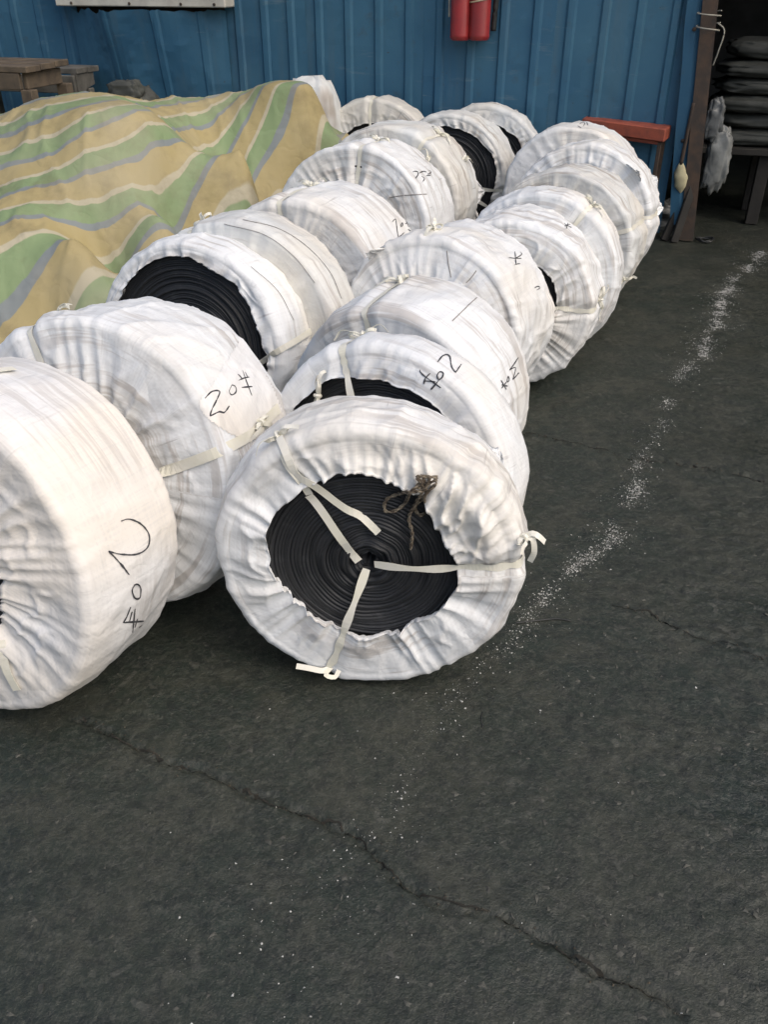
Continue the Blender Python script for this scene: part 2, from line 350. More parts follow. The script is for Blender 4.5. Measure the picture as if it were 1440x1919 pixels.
# ------------------------------------------------------------------ shed: corrugated wall with its panels, post, dark interior
ZUP = np.array([0, 0, 1.0])
def panel_mesh(name, width, height, ribs, depth, bow=None, seed=0, torn_top=False, dent=.006):
    pu = [0.0]
    for r in ribs: pu += [r - .032, r - .018, r, r + .018, r + .032]
    pu += [width]; us = [0]
    pu = sorted(set([round(p, 4) for p in pu if 0 <= p <= width] + list(np.round(np.arange(0, width, .04), 4)) + [width])); us = np.array(pu)
    zs = np.linspace(0, height, int(height / .04))
    U, Zz = np.meshgrid(us, zs, indexing='ij')
    D = np.zeros_like(U)
    for r in ribs: D = np.maximum(D, depth * (1 - smooth(.016, .031, np.abs(U - r))))
    D += fbm(U * 2.3 + seed * 3.1, Zz * 1.3, seed * 1.7, 3) * dent
    D += ridge(fbm(U * 3.5, Zz * 3.5 + seed, seed * 2.2, 2), 4) * dent * .5
    if bow is not None: D += bow(U, Zz)
    if torn_top:
        top = height - .03 - .05 * np.abs(noise3(U * 9, 0.3, seed)) - .03 * np.abs(noise3(U * 30, 0.7, seed)); Zz = Zz * (top / height)
    n, m = U.shape
    P = WALL_D * U[..., None] + WALL_N * (D[..., None]) + ZUP * Zz[..., None]
    Pb = P - WALL_N * .002
    V = np.vstack([P.reshape(-1, 3), Pb.reshape(-1, 3)]); Q = grid_quads(n, m); N0 = n * m
    Q2 = Q[:, ::-1] + N0
    rim = []
    for i in range(n - 1):
        rim += [(i * m, N0 + i * m, N0 + (i + 1) * m, (i + 1) * m), (i * m + m - 1, (i + 1) * m + m - 1, N0 + (i + 1) * m + m - 1, N0 + i * m + m - 1)]
    for j in range(m - 1):
        rim += [(j, j + 1, N0 + j + 1, N0 + j), ((n - 1) * m + j, N0 + (n - 1) * m + j, N0 + (n - 1) * m + j + 1, (n - 1) * m + j + 1)]
    return mesh_np(name, V, np.vstack([Q, Q2, np.array(rim)]), False)
def shed():
    root = empty('shed_wall', tuple(wall_pt(-3.0, 0)))
    tag(root, 'blue corrugated steel wall running behind the wrapped coils', 'wall')
    inv = -np.array(root.location)
    u_end = -.09; u = u_end; k = 0
    L0 = wall_uv(on_wall(148, 60))[0]; L1 = wall_uv(on_wall(425, 60))[0]
    edges = [u_end]
    while edges[-1] > L1 + .5: edges.append(edges[-1] - .81)
    edges[-1] = L1; edges.append(L0); x = L0
    while x > -6.5: x -= .8; edges.append(x)
    for i, (b, a) in enumerate(zip(edges[:-1], edges[1:])):
        w = b - a; torn = abs(a - L0) < 1e-6
        left = b <= L1 + 1e-6
        n = max(2, round(w / .203)); ribs = [w * (j + .5) / n for j in range(n)]
        dep = .016 if not left else .009
        bow = None; hgt = 3.2
        if torn:
            hgt = on_wall(280, 22)[2] + .04; dep = .008; ribs = [w * .3, w * .62, w * .88]
            bow = lambda U, Z, w=w, hgt=hgt: 0.20 * np.clip(Z / hgt, 0, 1) ** 1.5 * np.sin(np.clip(U / w, 0, 1) * math.pi * .9 + .25) + .03 * np.exp(-((U - .35 - .25 * (hgt - Z)) / .12) ** 2) * smooth(0, .5, Z)
        me = panel_mesh('panel', w + .012, hgt, ribs, dep, bow, i + 1, torn, .006 if not left else .011)
        p = link('panel', me, root, M['blue']); p.location = Vector(wall_pt(a, .02 + .0, .004 * (i % 2) + (.012 if torn else 0))) + Vector(inv)
    up0 = on_wall(280, 22)[2] + .12; me = panel_mesh('panel', L1 - L0 + .012, 3.2 - up0, [.2, .4, .6, .8, 1.0], .012, None, 40)
    p = link('panel', me, root, M['blue']); p.location = Vector(wall_pt(L0, up0 + .02, .002)) + Vector(inv)
    # dark frame rails behind the sheets, filling the gap above the torn sheet
    for z in (.35, 1.27, 2.2, 3.1):
        link('rail', box_mesh('rail', wall_pt(-3.3, z, -.045) + inv, WALL_D, WALL_N, ZUP, 6.3, .05, .09), root, M['rust'])
    link('backing_board', box_mesh('backing_board', wall_pt(-3.32, 1.66, -.09) + inv, WALL_D, WALL_N, ZUP, 6.2, .02, 3.28), root, M['dark_wood'])
    # interior shell so that the doorway is dark
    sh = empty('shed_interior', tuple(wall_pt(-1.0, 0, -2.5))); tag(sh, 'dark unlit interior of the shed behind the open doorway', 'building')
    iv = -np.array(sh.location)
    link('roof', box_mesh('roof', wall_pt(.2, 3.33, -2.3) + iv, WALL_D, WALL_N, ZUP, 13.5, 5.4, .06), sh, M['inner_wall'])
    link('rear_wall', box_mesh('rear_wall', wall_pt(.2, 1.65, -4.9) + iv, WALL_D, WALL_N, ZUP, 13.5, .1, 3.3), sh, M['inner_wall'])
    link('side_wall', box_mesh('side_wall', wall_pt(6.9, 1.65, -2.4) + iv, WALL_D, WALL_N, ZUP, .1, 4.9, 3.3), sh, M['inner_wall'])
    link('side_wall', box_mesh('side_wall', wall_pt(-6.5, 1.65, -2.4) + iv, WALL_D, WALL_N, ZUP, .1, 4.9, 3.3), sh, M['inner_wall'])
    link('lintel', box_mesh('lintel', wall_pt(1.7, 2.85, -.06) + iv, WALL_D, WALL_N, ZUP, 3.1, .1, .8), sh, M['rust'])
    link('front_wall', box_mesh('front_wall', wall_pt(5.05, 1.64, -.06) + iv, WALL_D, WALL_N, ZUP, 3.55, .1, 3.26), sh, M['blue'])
shed()

def post():
    base = on_z(1287, 452); top = base + np.array([-.25, .06, 3.1])
    root = empty('door_post', tuple(base)); tag(root, 'rusty brown angle iron post at the doorway edge', 'post')
    b = np.array([0, 0, .0]); t = top - base; ax = t / np.linalg.norm(t)
    bm = bmesh.new(); sx = np.array([.97, -.24, 0]); sy = np.cross(ax, sx)
    add_box(bm, t / 2, sx, sy, ax, .085, .010, 3.1); add_box(bm, t / 2 + sx * -.0375 + sy * .04, sx, sy, ax, .010, .07, 3.1)
    link('angle_iron', bm_mesh('angle_iron', bm, False), root, M['rust'])
    bs = []
    for dx, dy, ang in ((-.12, .05, .5), (-.07, .0, .35)):
        bs.append((np.array([dx - .02, dy - .03, .0]), np.array([-.015, dy + .02, .3 + ang * .12])))
    for p0, p1 in bs:
        d = p1 - p0; L = np.linalg.norm(d); d /= L; s = np.cross(d, [0, 1, 0.2]); s /= np.linalg.norm(s)
        link('brace', box_mesh('brace', (p0 + p1) / 2, s, np.cross(d, s), d, .05, .03, L), root, M['dark_wood'])
    # wire lashings
    rnd = random.Random(4)
    for z in (1.30, 1.24):
        c = ax * z; a = np.linspace(0, 2 * math.pi * 1.15, 26)
        P = c + np.outer(np.cos(a) * .065, sx) + np.outer(np.sin(a) * .055, sy) + np.outer(a * .008 * rnd.uniform(-1, 1), ax)
        V, Q = tube_geo(P, .004, 6); link('wire_tie', mesh_np('wire_tie', V, Q), root, M['pale_sack'])
    P = catmull([ax * 1.24 + sx * .05, ax * 1.2 + sx * .09 - sy * .03, ax * 1.1 + sx * .07 - sy * .03, ax * 1.02 + sx * .05], .01)
    V, Q = tube_geo(P, .004, 6); link('wire_end', mesh_np('wire_end', V, Q), root, M['pale_sack'])
    # blue flashing strip beside it
    t0 = on_z(1292, 400, .12); fr = empty('blue_trim_strip', tuple(wall_pt(.005, .1, .02)))
    tag(fr, 'narrow bent blue steel strip standing beside the rusty post', 'trim')
    n = 60; zz = np.linspace(.0, 3.0, n)
    prof = [(-.055, 0), (-.055, .035), (.0, .045), (.055, .03), (.06, -.01)]
    V = []
    for i, z in enumerate(zz):
        sh_ = noise3(np.array([z * 2.5]), 1.1, 3.3)[0] * .012 + .03 * math.exp(-z * 3)
        jag = .03 * noise3(np.array([z * 11]), 5., 2.)[0] * (z < .6)
        for q, (a, b2) in enumerate(prof): V.append(WALL_D * (a * 1.0 + sh_ + (jag if q > 2 else 0)) + WALL_N * (b2 + sh_) + ZUP * z - WALL_D * .075 * z)
    V = np.array(V); Q = grid_quads(n, len(prof))
    V2 = np.vstack([V, V - WALL_N * .003]); Q2 = np.vstack([Q, Q[:, ::-1] + len(V)])
    link('strip', mesh_np('strip', V2, Q2, False), fr, M['blue'])
    for z in (.5, 1.1, 1.7):
        bm = bmesh.new(); lathe(bm, [(0, .012), (.008, .012), (.012, .006)], WALL_D * -.075 * z + WALL_N * .047 + ZUP * z, WALL_N, WALL_D, ZUP, 10)
        link('screw', bm_mesh('screw', bm, True), fr, M['rust'])
post()

def blob(name, c, sx, sy, sz, ex, ey, seed, mat, parent, amp=.12, freq=3.0, flat=.0, power=.5, n=44, m=24):
    """lumpy sack-like superellipsoid"""
    th = np.linspace(0, 2 * math.pi, n, endpoint=False); ph = np.linspace(-math.pi / 2, math.pi / 2, m)
    T, Pp = np.meshgrid(th, ph, indexing='ij')
    sg = lambda v, p: np.sign(v) * np.abs(v) ** p
    X = sg(np.cos(T), power) * sg(np.cos(Pp), .55); Y = sg(np.sin(T), power) * sg(np.cos(Pp), .55); Z = sg(np.sin(Pp), .75)
    d = 1 + amp * fbm(X * freq + seed * 7.3, Y * freq, Z * freq + seed, 3) + amp * .6 * ridge(fbm(X * freq * 2, Y * freq * 2 + seed, Z * freq, 2), 3)
    ex = np.asarray(ex, float); ey = np.asarray(ey, float)
    V = np.asarray(c) + (X * d * sx)[..., None] * ex + (Y * d * sy)[..., None] * ey + (Z * d * sz)[..., None] * ZUP
    V = V.reshape(-1, 3)
    me = mesh_np(name, V, grid_quads(n, m, True)); return link(name, me, parent, M[mat])

def doorway_things():
    # stacked dark sacks on a low platform inside the doorway
    base = on_z(1400, 262, .50); base = np.array([base[0], base[1], 0])
    pl = empty('platform', tuple(base)); tag(pl, 'dark timber platform under the stacked sacks in the doorway', 'platform')
    for k in range(4): link('plank', box_mesh('plank', WALL_D * .12 + WALL_N * (.24 - .16 * k) + ZUP * .47, WALL_D, WALL_N, ZUP, 1.1, .145, .04), pl, M['dark_wood'])
    for sx in (-.38, .12, .6):
        for sy in (-.2, .22): link('leg', box_mesh('leg', WALL_D * sx + WALL_N * sy + ZUP * .225, WALL_D, WALL_N, ZUP, .08, .08, .45), pl, M['dark_wood'])
    words = ['lowest', 'second', 'third', 'fourth', 'fifth', 'topmost']
    labels = ['dark dusty sack lying flat at the bottom of the doorway stack', 'dark dusty sack second from the bottom of the doorway stack',
              'dark sack third from the bottom of the doorway stack', 'dark sack fourth from the bottom of the doorway stack', 'dark slumped sack just below the top of the doorway stack', 'crumpled dark sack on top of the doorway stack']
    z = .49
    for k in range(6):
        h = (.052, .05, .052, .05, .05, .06)[k]; z += h
        c = base + ZUP * z + WALL_D * ((.0, .03, -.02, .02, -.01, .05)[k] + .1) + WALL_N * ((.03, .0, .05, .02, .04, .0)[k])
        o = blob('sack', (0, 0, 0), .36 + .02 * (k % 2), .24, h * 1.04, WALL_D, WALL_N, k + 3, 'dark_sack', None, .10, 2.4)
        o.location = c; tag(o, labels[k], 'sack', 'sacks stacked in the doorway'); z += h
    # plastic film bags hanging behind the post
    for (px, py, dz, s, mt, lab) in ((1345, 300, 0, (.07, .05, .17), 'plastic', 'crumpled pale plastic bag hanging behind the rusty post'), (1340, 225, 0, (.05, .05, .11), 'plastic_dark', 'crumpled grey plastic bag snagged high behind the post')):
        p = on_wall(px, py, -.12); o = blob('plastic_bag', (0, 0, 0), s[0], s[1], s[2], WALL_D, WALL_N, px * .01, mt, None, .25, 2.0); o.location = p; tag(o, lab, 'bag')
    g = on_z(1250, 412, .06); o = blob('plastic_sheet', (0, 0, 0), .10, .10, .10, WALL_D, WALL_N, 5.5, 'plastic_dark', None, .4, 2.2); o.location = g + ZUP * .01; tag(o, 'grey crumpled plastic sheet on the ground by the post foot', 'plastic')
    p = on_wall(1271, 330, .08)
    root = empty('hand_brush', tuple(p)); tag(root, 'pale brush hanging bristles down beside the blue trim strip', 'brush')
    n, m = 24, 16; th = np.linspace(0, 2 * math.pi, n, endpoint=False); zz = np.linspace(-.10, .08, m)
    rr = np.interp(zz, [-.10, -.06, .0, .05, .08], [.004, .034, .042, .026, .012])
    V = np.array([WALL_D * (math.cos(a) * r * 1.0 * (1 + .25 * noise3(np.array([a * 3.]), z * 20, 1.)[0])) + WALL_N * (math.sin(a) * r * .6) + ZUP * z + WALL_D * (.02 - z * .15) for a in th for z, r in zip(zz, rr)])
    link('bristles', mesh_np('bristles', V, grid_quads(n, m, True)), root, M['yellow_rag'])
    V, Q = tube_geo(catmull([WALL_D * .008 + ZUP * .07, WALL_D * .012 + ZUP * .2, WALL_D * .016 + ZUP * .34, WALL_D * .02 + ZUP * .42], .02), np.interp(np.linspace(0, 1, 24), [0, 1], [.012, .016])[0], 8)
    link('handle', mesh_np('handle', V, Q), root, M['rust'])
    # wire ring and litter on the yard by the post
    a = np.linspace(0, 2 * math.pi * 1.8, 60); c = on_z(1322, 452)
    P = np.stack([np.cos(a) * (.055 + .008 * np.sin(3 * a)), np.sin(a) * .045, .012 + .006 * np.sin(2.3 * a)], -1)
    V, Q = tube_geo(P, .006, 6); o = link('wire_ring', mesh_np('wire_ring', V, Q), None, M['black_plastic']); o.location = c; tag(o, 'black coiled wire ring lying on the yard by the post', 'wire')
doorway_things()

def wall_things():
    # fire extinguishers on the wall
    for k, (px, lab) in enumerate(((863, 'plain red fire extinguisher hanging on the blue wall'), (898, 'red fire extinguisher with a yellow band hanging on the blue wall'))):
        p = on_wall(px, 74, .095); root = empty('fire_extinguisher', tuple(p)); tag(root, lab, 'extinguisher', 'fire extinguishers on the wall')
        up = np.array([-.01 + .01 * k, 0, 1.0]); R = .064
        bm = bmesh.new(); lathe(bm, [(-.004, R * .80), (.0, R * .93), (.012, R * .97), (.014, R), (.024, R), (.028, R * .985), (.40, R * .985), (.43, R * .88), (.455, R * .55), (.465, R * .3), (.48, R * .3)], (0, 0, 0), up, (1, 0, 0), (0, 1, 0), 40)
        link('cylinder', bm_mesh('cylinder', bm, True), root, M['red_paint'])
        bm = bmesh.new(); lathe(bm, [(.47, .018), (.50, .022), (.52, .018)], (0, 0, 0), up, (1, 0, 0), (0, 1, 0), 20); vl = link('valve', bm_mesh('valve', bm, True), root, M['brass'])
        link('handle', box_mesh('handle', up * .55 + WALL_N * .03, WALL_D, WALL_N, up, .022, .13, .016), vl, M['black_plastic'])
        link('lever', box_mesh('lever', up * .52 + WALL_N * .035, WALL_D, WALL_N, up, .020, .11, .012), vl, M['black_plastic'])
        if k:
            a = np.linspace(0, 2 * math.pi, 40); P = np.stack([np.cos(a) * (R + .001), np.sin(a) * (R + .001), .21 + .012 * np.cos(a)], -1) + 0 * a[:, None]
            V, Q = tube_geo(P, .0045, 6); link('yellow_band', mesh_np('yellow_band', V, Q), root, M['yellow_rag'])
        s = 1 if k else -1
        if k: P = [up * .5, up * .5 + np.array([.07, -.03, .0]), up * .35 + np.array([.10, 0, 0]), up * .16 + np.array([.093, 0.02, 0]), up * .045 + np.array([.09, .03, 0])]; rad = .017
        else: P = [up * .5, up * .5 + np.array([-.05, -.03, .0]), up * .35 + np.array([-.075, 0, 0]), up * .12 + np.array([-.071, 0.02, 0])]; rad = .005
        V, Q = tube_geo(catmull(P, .015), rad, 10); link('hose', mesh_np('hose', V, Q), root, M['black_plastic'] if k else M['pale_sack'])
        link('wall_bracket', box_mesh('wall_bracket', up * .3 - WALL_N * .075, WALL_D, WALL_N, up, .05, .03, .12), root, M['rust'])
    # cream box above the torn sheet
    a = on_wall(104, 11, .16); b = on_wall(422, 14, .16); ua, za = wall_uv(a); ub, zb = wall_uv(b)
    c = wall_pt((ua + ub) / 2, za + .38, .085); root = empty('wall_cabinet', tuple(c)); tag(root, 'cream metal cabinet fixed to the blue wall above the torn sheet', 'cabinet')
    w = ub - ua
    link('case', box_mesh('case', (0, 0, 0), WALL_D, WALL_N, ZUP, w, .15, .76, .006), root, M['cream_paint'])
    for s, ww in ((-.235, .48), (.25, .44)): link('door', box_mesh('door', WALL_D * (s * w) + WALL_N * .083 + ZUP * .022, WALL_D, WALL_N, ZUP, ww * w, .014, .66, .004), root, M['cream_paint'])
    for s in (-.4, -.05, .25, .44):
        bm = bmesh.new(); lathe(bm, [(0, .009), (.005, .009), (.008, .004)], WALL_D * (s * w) + WALL_N * .076 - ZUP * .362, WALL_N, WALL_D, ZUP, 10); link('screw', bm_mesh('screw', bm, True), root, M['rust'])
    # red bench behind the outer row
    e = on_z(1248, 243, .66); d = np.array([math.cos(-.45), math.sin(-.45), -.06]); n = np.array([-d[1], d[0], 0])
    c = e - d * .24; root = empty('red_bench', (c[0], c[1], 0)); tag(root, 'red oxide painted steel bench behind the outer row of coils', 'bench')
    link('seat', box_mesh('seat', ZUP * .655, d, n, ZUP, .52, .20, .075, .006), root, M['orange_paint'])
    link('flange', box_mesh('flange', ZUP * .606 - n * .06, d, n, ZUP, .46, .03, .022, .003), root, M['orange_paint'])
    for sx in (-.22, .23):
        for sy in (-.07, .07): link('leg', box_mesh('leg', d * sx + n * sy + ZUP * .305, d, n, ZUP, .022, .022, .61, .002), root, M['rust'])
    # wooden trestles at the left
    p = on_z(58, 122, 1.0); root = empty('wooden_table', (p[0] - .35, p[1], 0)); tag(root, 'brown rough timber table behind the tarpaulin heap', 'table')
    o = np.array([.35, 0, 0]); dx = np.array([.96, -.28, 0]); dy = np.array([.28, .96, 0])
    for k in range(3): link('plank', box_mesh('plank', o - dx * .42 + dy * (-.06 + .15 * k) + ZUP * (.985 + .004 * k), dx, dy, ZUP, .95, .142, .035), root, M['wood'])
    link('apron', box_mesh('apron', o - dx * .42 - dy * .115 + ZUP * .92, dx, dy, ZUP, .82, .03, .09), root, M['wood'])
    link('apron', box_mesh('apron', o - dx * .0 + dy * .09 + ZUP * .92, dy, dx, ZUP, .36, .03, .09), root, M['wood'])
    for sx in (.015, -.85):
        for sy in (-.09, .28): link('leg', box_mesh('leg', o + dx * sx + dy * sy + ZUP * .437, dx, dy, ZUP, .075, .07, .874), root, M['wood'])
    p = on_z(150, 128, .93); root = empty('plank_bench', (p[0], p[1], 0)); tag(root, 'grey timber bench standing against the blue wall', 'bench')
    dx = WALL_D; dy = -WALL_N
    for k in range(2): link('plank', box_mesh('plank', -dx * .42 + dy * (.02 + .14 * k) + ZUP * (.915 - .003 * k), dx, dy, ZUP, .84, .132, .035), root, M['wood_grey'])
    link('apron', box_mesh('apron', -dx * .42 - dy * .055 + ZUP * .835, dx, dy, ZUP, .80, .03, .11), root, M['wood_grey'])
    for sx in (-.03, -.80):
        bm = bmesh.new()
        for q in (0, 1): pass
        pts = [(-.05, .90), (-.05, .74), (-.01, .70), (.05, .80), (.16, .82), (.16, .90)]
        f = [bm.verts.new(Vector(dx * (sx - .02) + dy * a + ZUP * b)) for a, b in pts]; g = [bm.verts.new(Vector(dx * (sx + .02) + dy * a + ZUP * b)) for a, b in pts]
        bm.faces.new(f); bm.faces.new(g[::-1])
        for i in range(len(pts)): bm.faces.new((f[i], g[i], g[(i + 1) % len(pts)], f[(i + 1) % len(pts)]))
        link('end_brace', bm_mesh('end_brace', bm), root, M['wood_grey'])
        link('leg', box_mesh('leg', dx * sx + dy * .10 + ZUP * .40, dx, dy, ZUP, .06, .06, .80), root, M['wood_grey'])
    # pale torn sack with a dark cloth behind the tarpaulin
    p = on_z(240, 205, .78); root = empty('torn_sack', (p[0], p[1] + .1, 0)); tag(root, 'pale torn sack heap with dark rags behind the tarpaulin', 'sack')
    blob('sack_body', (-.06, 0, .39), .20, .18, .40, WALL_D, -WALL_N, 2.2, 'pale_sack', root, .12, 2.2)
    blob('dark_rag', (-.07, .10, .40), .28, .16, .43, WALL_D, -WALL_N, 6.1, 'dark_sack', root, .12, 2.0)
    blob('rag_top', (-.03, .05, .86), .10, .06, .06, WALL_D, -WALL_N, 9.1, 'dark_sack', root, .2, 2.0)
wall_things()

# ------------------------------------------------------------------ wrapped coils
def coil_mesh(seed):
    rs = np.random.RandomState(seed); n = 132; R = 1.0
    rr = [.05]; hh = [0.0]; r = .05; ring = [0]; k = 0
    while r < .985:
        w = rs.uniform(.019, .029); w = min(w, 1.0 - r + .002)
        rr += [r + w * .12, r + w * .5, r + w * .88, r + w]; j = rs.normal(0, .007)
        hh += [j + .004, j + .006, j + .004, j - .005]; ring += [k] * 4; k += 1; r += w
    rr = np.array(rr); hh = np.array(hh); th = np.linspace(0, 2 * math.pi, n, endpoint=False)
    T, RR = np.meshgrid(th, rr, indexing='ij'); HH = np.broadcast_to(hh, T.shape).copy(); K = np.broadcast_to(np.array(ring), T.shape)
    HH += .018 * noise3(np.cos(T) * 1.3, np.sin(T) * 1.3, K * .37 + seed)
    HH += .012 * noise3(np.cos(T) * 1.0, np.sin(T) * 1.0, RR * 3.0 + seed * 3)
    RR = RR + .006 * noise3(np.cos(T) * 2, np.sin(T) * 2, K * .2 + 4.)
    RR = np.clip(RR, .03, 1.0); HH -= .05 * smooth(.16, .05, RR)
    # columns: back core, front face (z=+.5 units handled by scale), tread, back face
    front = np.stack([RR * np.cos(T), RR * np.sin(T), HH], -1); back = front.copy(); back[..., 2] *= -1
    return front, back, n, len(rr)
COILS = [coil_mesh(s) for s in (3, 8, 14)]
def coil_obj(kind, C, a, s, u, R, W, parent, spin):
    front, back, n, m = COILS[kind]
    f = front.copy(); b = back.copy()
    ca, sa = math.cos(spin), math.sin(spin)
    def pos(P, sign):
        x = (P[..., 0] * ca - P[..., 1] * sa) * R; y = (P[..., 0] * sa + P[..., 1] * ca) * R; z = P[..., 2] * .36 + sign * W / 2
        return C + x[..., None] * s + y[..., None] * u + z[..., None] * a
    A = pos(f, 1).reshape(-1, 3); B = pos(b, -1).reshape(-1, 3); N0 = n * m
    Q = grid_quads(n, m, True); Q2 = Q[:, ::-1] + N0
    i = np.arange(n); i2 = (i + 1) % n
    outer = np.stack([i * m + m - 1, i2 * m + m - 1, N0 + i2 * m + m - 1, N0 + i * m + m - 1], -1)
    inner = np.stack([i * m, N0 + i * m, N0 + i2 * m, i2 * m], -1)
    V = np.vstack([A, B]); V[:, 2] = np.maximum(V[:, 2], .012)
    o = link('rubber_coil', mesh_np('rubber_coil', V - np.array(parent.location), np.vstack([Q, Q2, outer, inner])), parent, M['rubber'])
    return V, Q

def rframe(yaw, tilt):
    a = np.array([-math.sin(yaw) * math.cos(tilt), -math.cos(yaw) * math.cos(tilt), math.sin(tilt)])
    s = np.array([math.cos(yaw), -math.sin(yaw), 0]); u = np.cross(s, a)
    if u[2] < 0: u = -u
    return a, s, u

ROLL = {}
def roll(key, B, yaw, tilt, R, W, ro, label, group, straps=(), mat='cover', seed=1, pinch=None, fold=1.0, res=1.0, dz=0.0, bulge=0.0, off=(0, 0), bows=(), slack=1.0, taper=0.0, crisp=.028):
    yaw, tilt = math.radians(yaw), math.radians(tilt); a, s, u = rframe(yaw, tilt)
    zc = R * math.cos(tilt) + W / 2 * abs(math.sin(tilt)) + dz - .006
    C = np.array([B[0], B[1], 0.0]) + np.array([a[0], a[1], 0]) * W / 2; C[2] = zc
    root = empty('wrapped_coil', (C[0], C[1], 0)); tag(root, label, 'coil', group); loc = np.array(root.location)
    nth = int(340 * res); nf = int(30 * res); ns = int(12 * res); nt = int(34 * res)
    th = np.linspace(0, 2 * math.pi, nth, endpoint=False)
    rs_ = crisp; face_in = W / 2 - .006
    # unit profile, parametrised: list of (kind, value)
    pr = []
    for x in np.linspace(0, 1, nf): pr.append(('f', x))
    for x in np.linspace(0, 1, ns + 2)[1:-1]: pr.append(('s', x))
    for x in np.linspace(0, 1, nt): pr.append(('t', x))
    for x in np.linspace(0, 1, ns + 2)[1:-1][::-1]: pr.append(('S', x))
    for x in np.linspace(0, 1, nf)[::-1]: pr.append(('F', x))
    m = len(pr) + 2
    ct, st = np.cos(th), np.sin(th); sd_ = seed * 9.7
    def opening(side):
        r0 = ro if side > 0 else max(ro * .8, .3)
        k = 1 + .07 * noise3(ct * 1.2, st * 1.2, sd_ + side) + .035 * noise3(ct * 5, st * 5, sd_ + 3 + side) + .008 * noise3(ct * 16, st * 16, sd_ + 8 + side)
        r = r0 * R * k
        if side > 0:
            r = r * (1 + off[0] * ct + off[1] * st)
            if pinch:
                d = np.abs((th - math.radians(pinch[0]) + math.pi) % (2 * math.pi) - math.pi); r = r * (1 - pinch[1] * np.exp(-(d / .32) ** 2))
        return r
    ofr, obk = opening(1), opening(-1)
    T = np.zeros((nth, m)); RR = np.zeros((nth, m)); NT_ = np.zeros((nth, m)); NR = np.zeros((nth, m)); FW = np.zeros((nth, m)); XF = np.zeros((nth, m)); SIDE = np.ones(m)
    Rt = R - .012
    for j, (kd, x) in enumerate(pr, start=1):
        sg = 1 if kd in 'fs' or (kd == 't' and x < .5) else -1; SIDE[j] = sg
        if kd in 'fF':
            r0 = ofr if kd == 'f' else obk
            RR[:, j] = r0 + (Rt - rs_ - r0) * x; bl = bulge if kd == 'f' else bulge * .5
            T[:, j] = sg * (W / 2 + .012 + bl * math.sin(math.pi * x) - .004 * (1 - x)); NT_[:, j] = sg; FW[:, j] = 1; XF[:, j] = x
        elif kd in 'sS':
            an = x * math.pi / 2; RR[:, j] = Rt - rs_ + rs_ * math.sin(an); T[:, j] = sg * (W / 2 + .012 - rs_ + rs_ * math.cos(an))
            NT_[:, j] = sg * math.cos(an); NR[:, j] = math.sin(an); FW[:, j] = 1 - x; XF[:, j] = 1
        else:
            tt = (1 - 2 * x) * (W / 2 + .012 - rs_); T[:, j] = tt; RR[:, j] = Rt + .010 * (1 - (2 * x - 1) ** 2); NR[:, j] = 1; XF[:, j] = 1
    # rolled hem at each mouth
    for j, src, sg, r0 in ((0, 1, 1, ofr), (m - 1, m - 2, -1, obk)):
        RR[:, j] = r0 + .010; T[:, j] = sg * (W / 2 - .012); NT_[:, j] = sg; FW[:, j] = 0; SIDE[j] = sg
    TH = np.broadcast_to(th[:, None], T.shape); S = SIDE[None, :] * np.ones_like(T)
    cx, sx = np.cos(TH), np.sin(TH)
    # ---- face gathers
    wt = TH + .10 * noise3(cx * 2, sx * 2, sd_ + RR * 3) + (XF - .5) * .22 * noise3(cx * 1.5, sx * 1.5, sd_ + 5)
    wc, ws = np.cos(wt), np.sin(wt)
    z1 = sd_ + S * 4.1
    fine = ridge(noise3(wc * 8.5, ws * 8.5, z1 + RR * 1.2), 1.3)
    medi = ridge(noise3(wc * 3.9, ws * 3.9, z1 + 2 + RR * 1.4), 1.6)
    soft = ridge(noise3(wc * 6.0, ws * 6.0, z1 + 17 + RR * .8), .9)
    broad = noise3(wc * 2.1, ws * 2.1, z1 + 6 + RR * 3)
    hemw = np.exp(-XF * 3.2)
    amp_gate = .45 + .9 * np.clip(noise3(cx * 1.1, sx * 1.1, z1 + 13) + .45, 0, 1.2)
    dF = (fine * .007 * hemw + medi * .012 * (1 - .80 * XF) * amp_gate + soft * .012 * (1 - .6 * XF) + broad * .013 * np.sin(np.pi * np.clip(XF, 0, 1)) - .007) * fold
    X, Y, Z = RR * cx, RR * sx, T
    cross = ridge(fbm(X * 9 + Z * 3, Y * 9, sd_ + S * 3, 2), 3) * .006 * np.sin(np.pi * np.clip(XF, 0.02, 1)); dF += cross * fold
    # ---- tread slack
    lump = fbm(X * 3.0 + sd_, Y * 3.0, Z * 3.6, 2) * .010
    tent = .010 - np.abs(noise3(X * 4.2 + Z * 2 + sd_, Y * 4.2, Z * 3.4 + 1.7)) * .024 + .006 - np.abs(noise3(X * 8.2 - Z * 5 + sd_, Y * 8.2, Z * 5.4 + 8.7)) * .014
    axial = ridge(fbm(X * 9 + Z * 2.5 + sd_, Y * 9 - Z * 2.0, Z * 2.2 + sd_, 2), 2.6) * .006
    diag = ridge(noise3(X * 6 + Z * 6.5 + sd_, Y * 6 + Z * 4.5, Z * 1.5 + 3.3), 3) * .009 * np.clip(noise3(X * 2, Y * 2, sd_ + 4) + .5, 0, 1)
    circ = ridge(noise3(X * 1.6, Y * 1.6, Z * 17 + sd_), 2.5) * .007 * np.clip(noise3(cx, sx, sd_ + 9) * 1.4 + .45, 0, 1)
    dT = (lump + tent + axial + diag * .8 + circ * .8 - .006) * slack * .72
    edge = (medi * .002 * amp_gate + soft * .0015) * fold
    tw = np.abs(T) / (W / 2)
    dT += edge * smooth(.55, 1.0, tw)
    D = dF * FW + dT * (1 - FW)
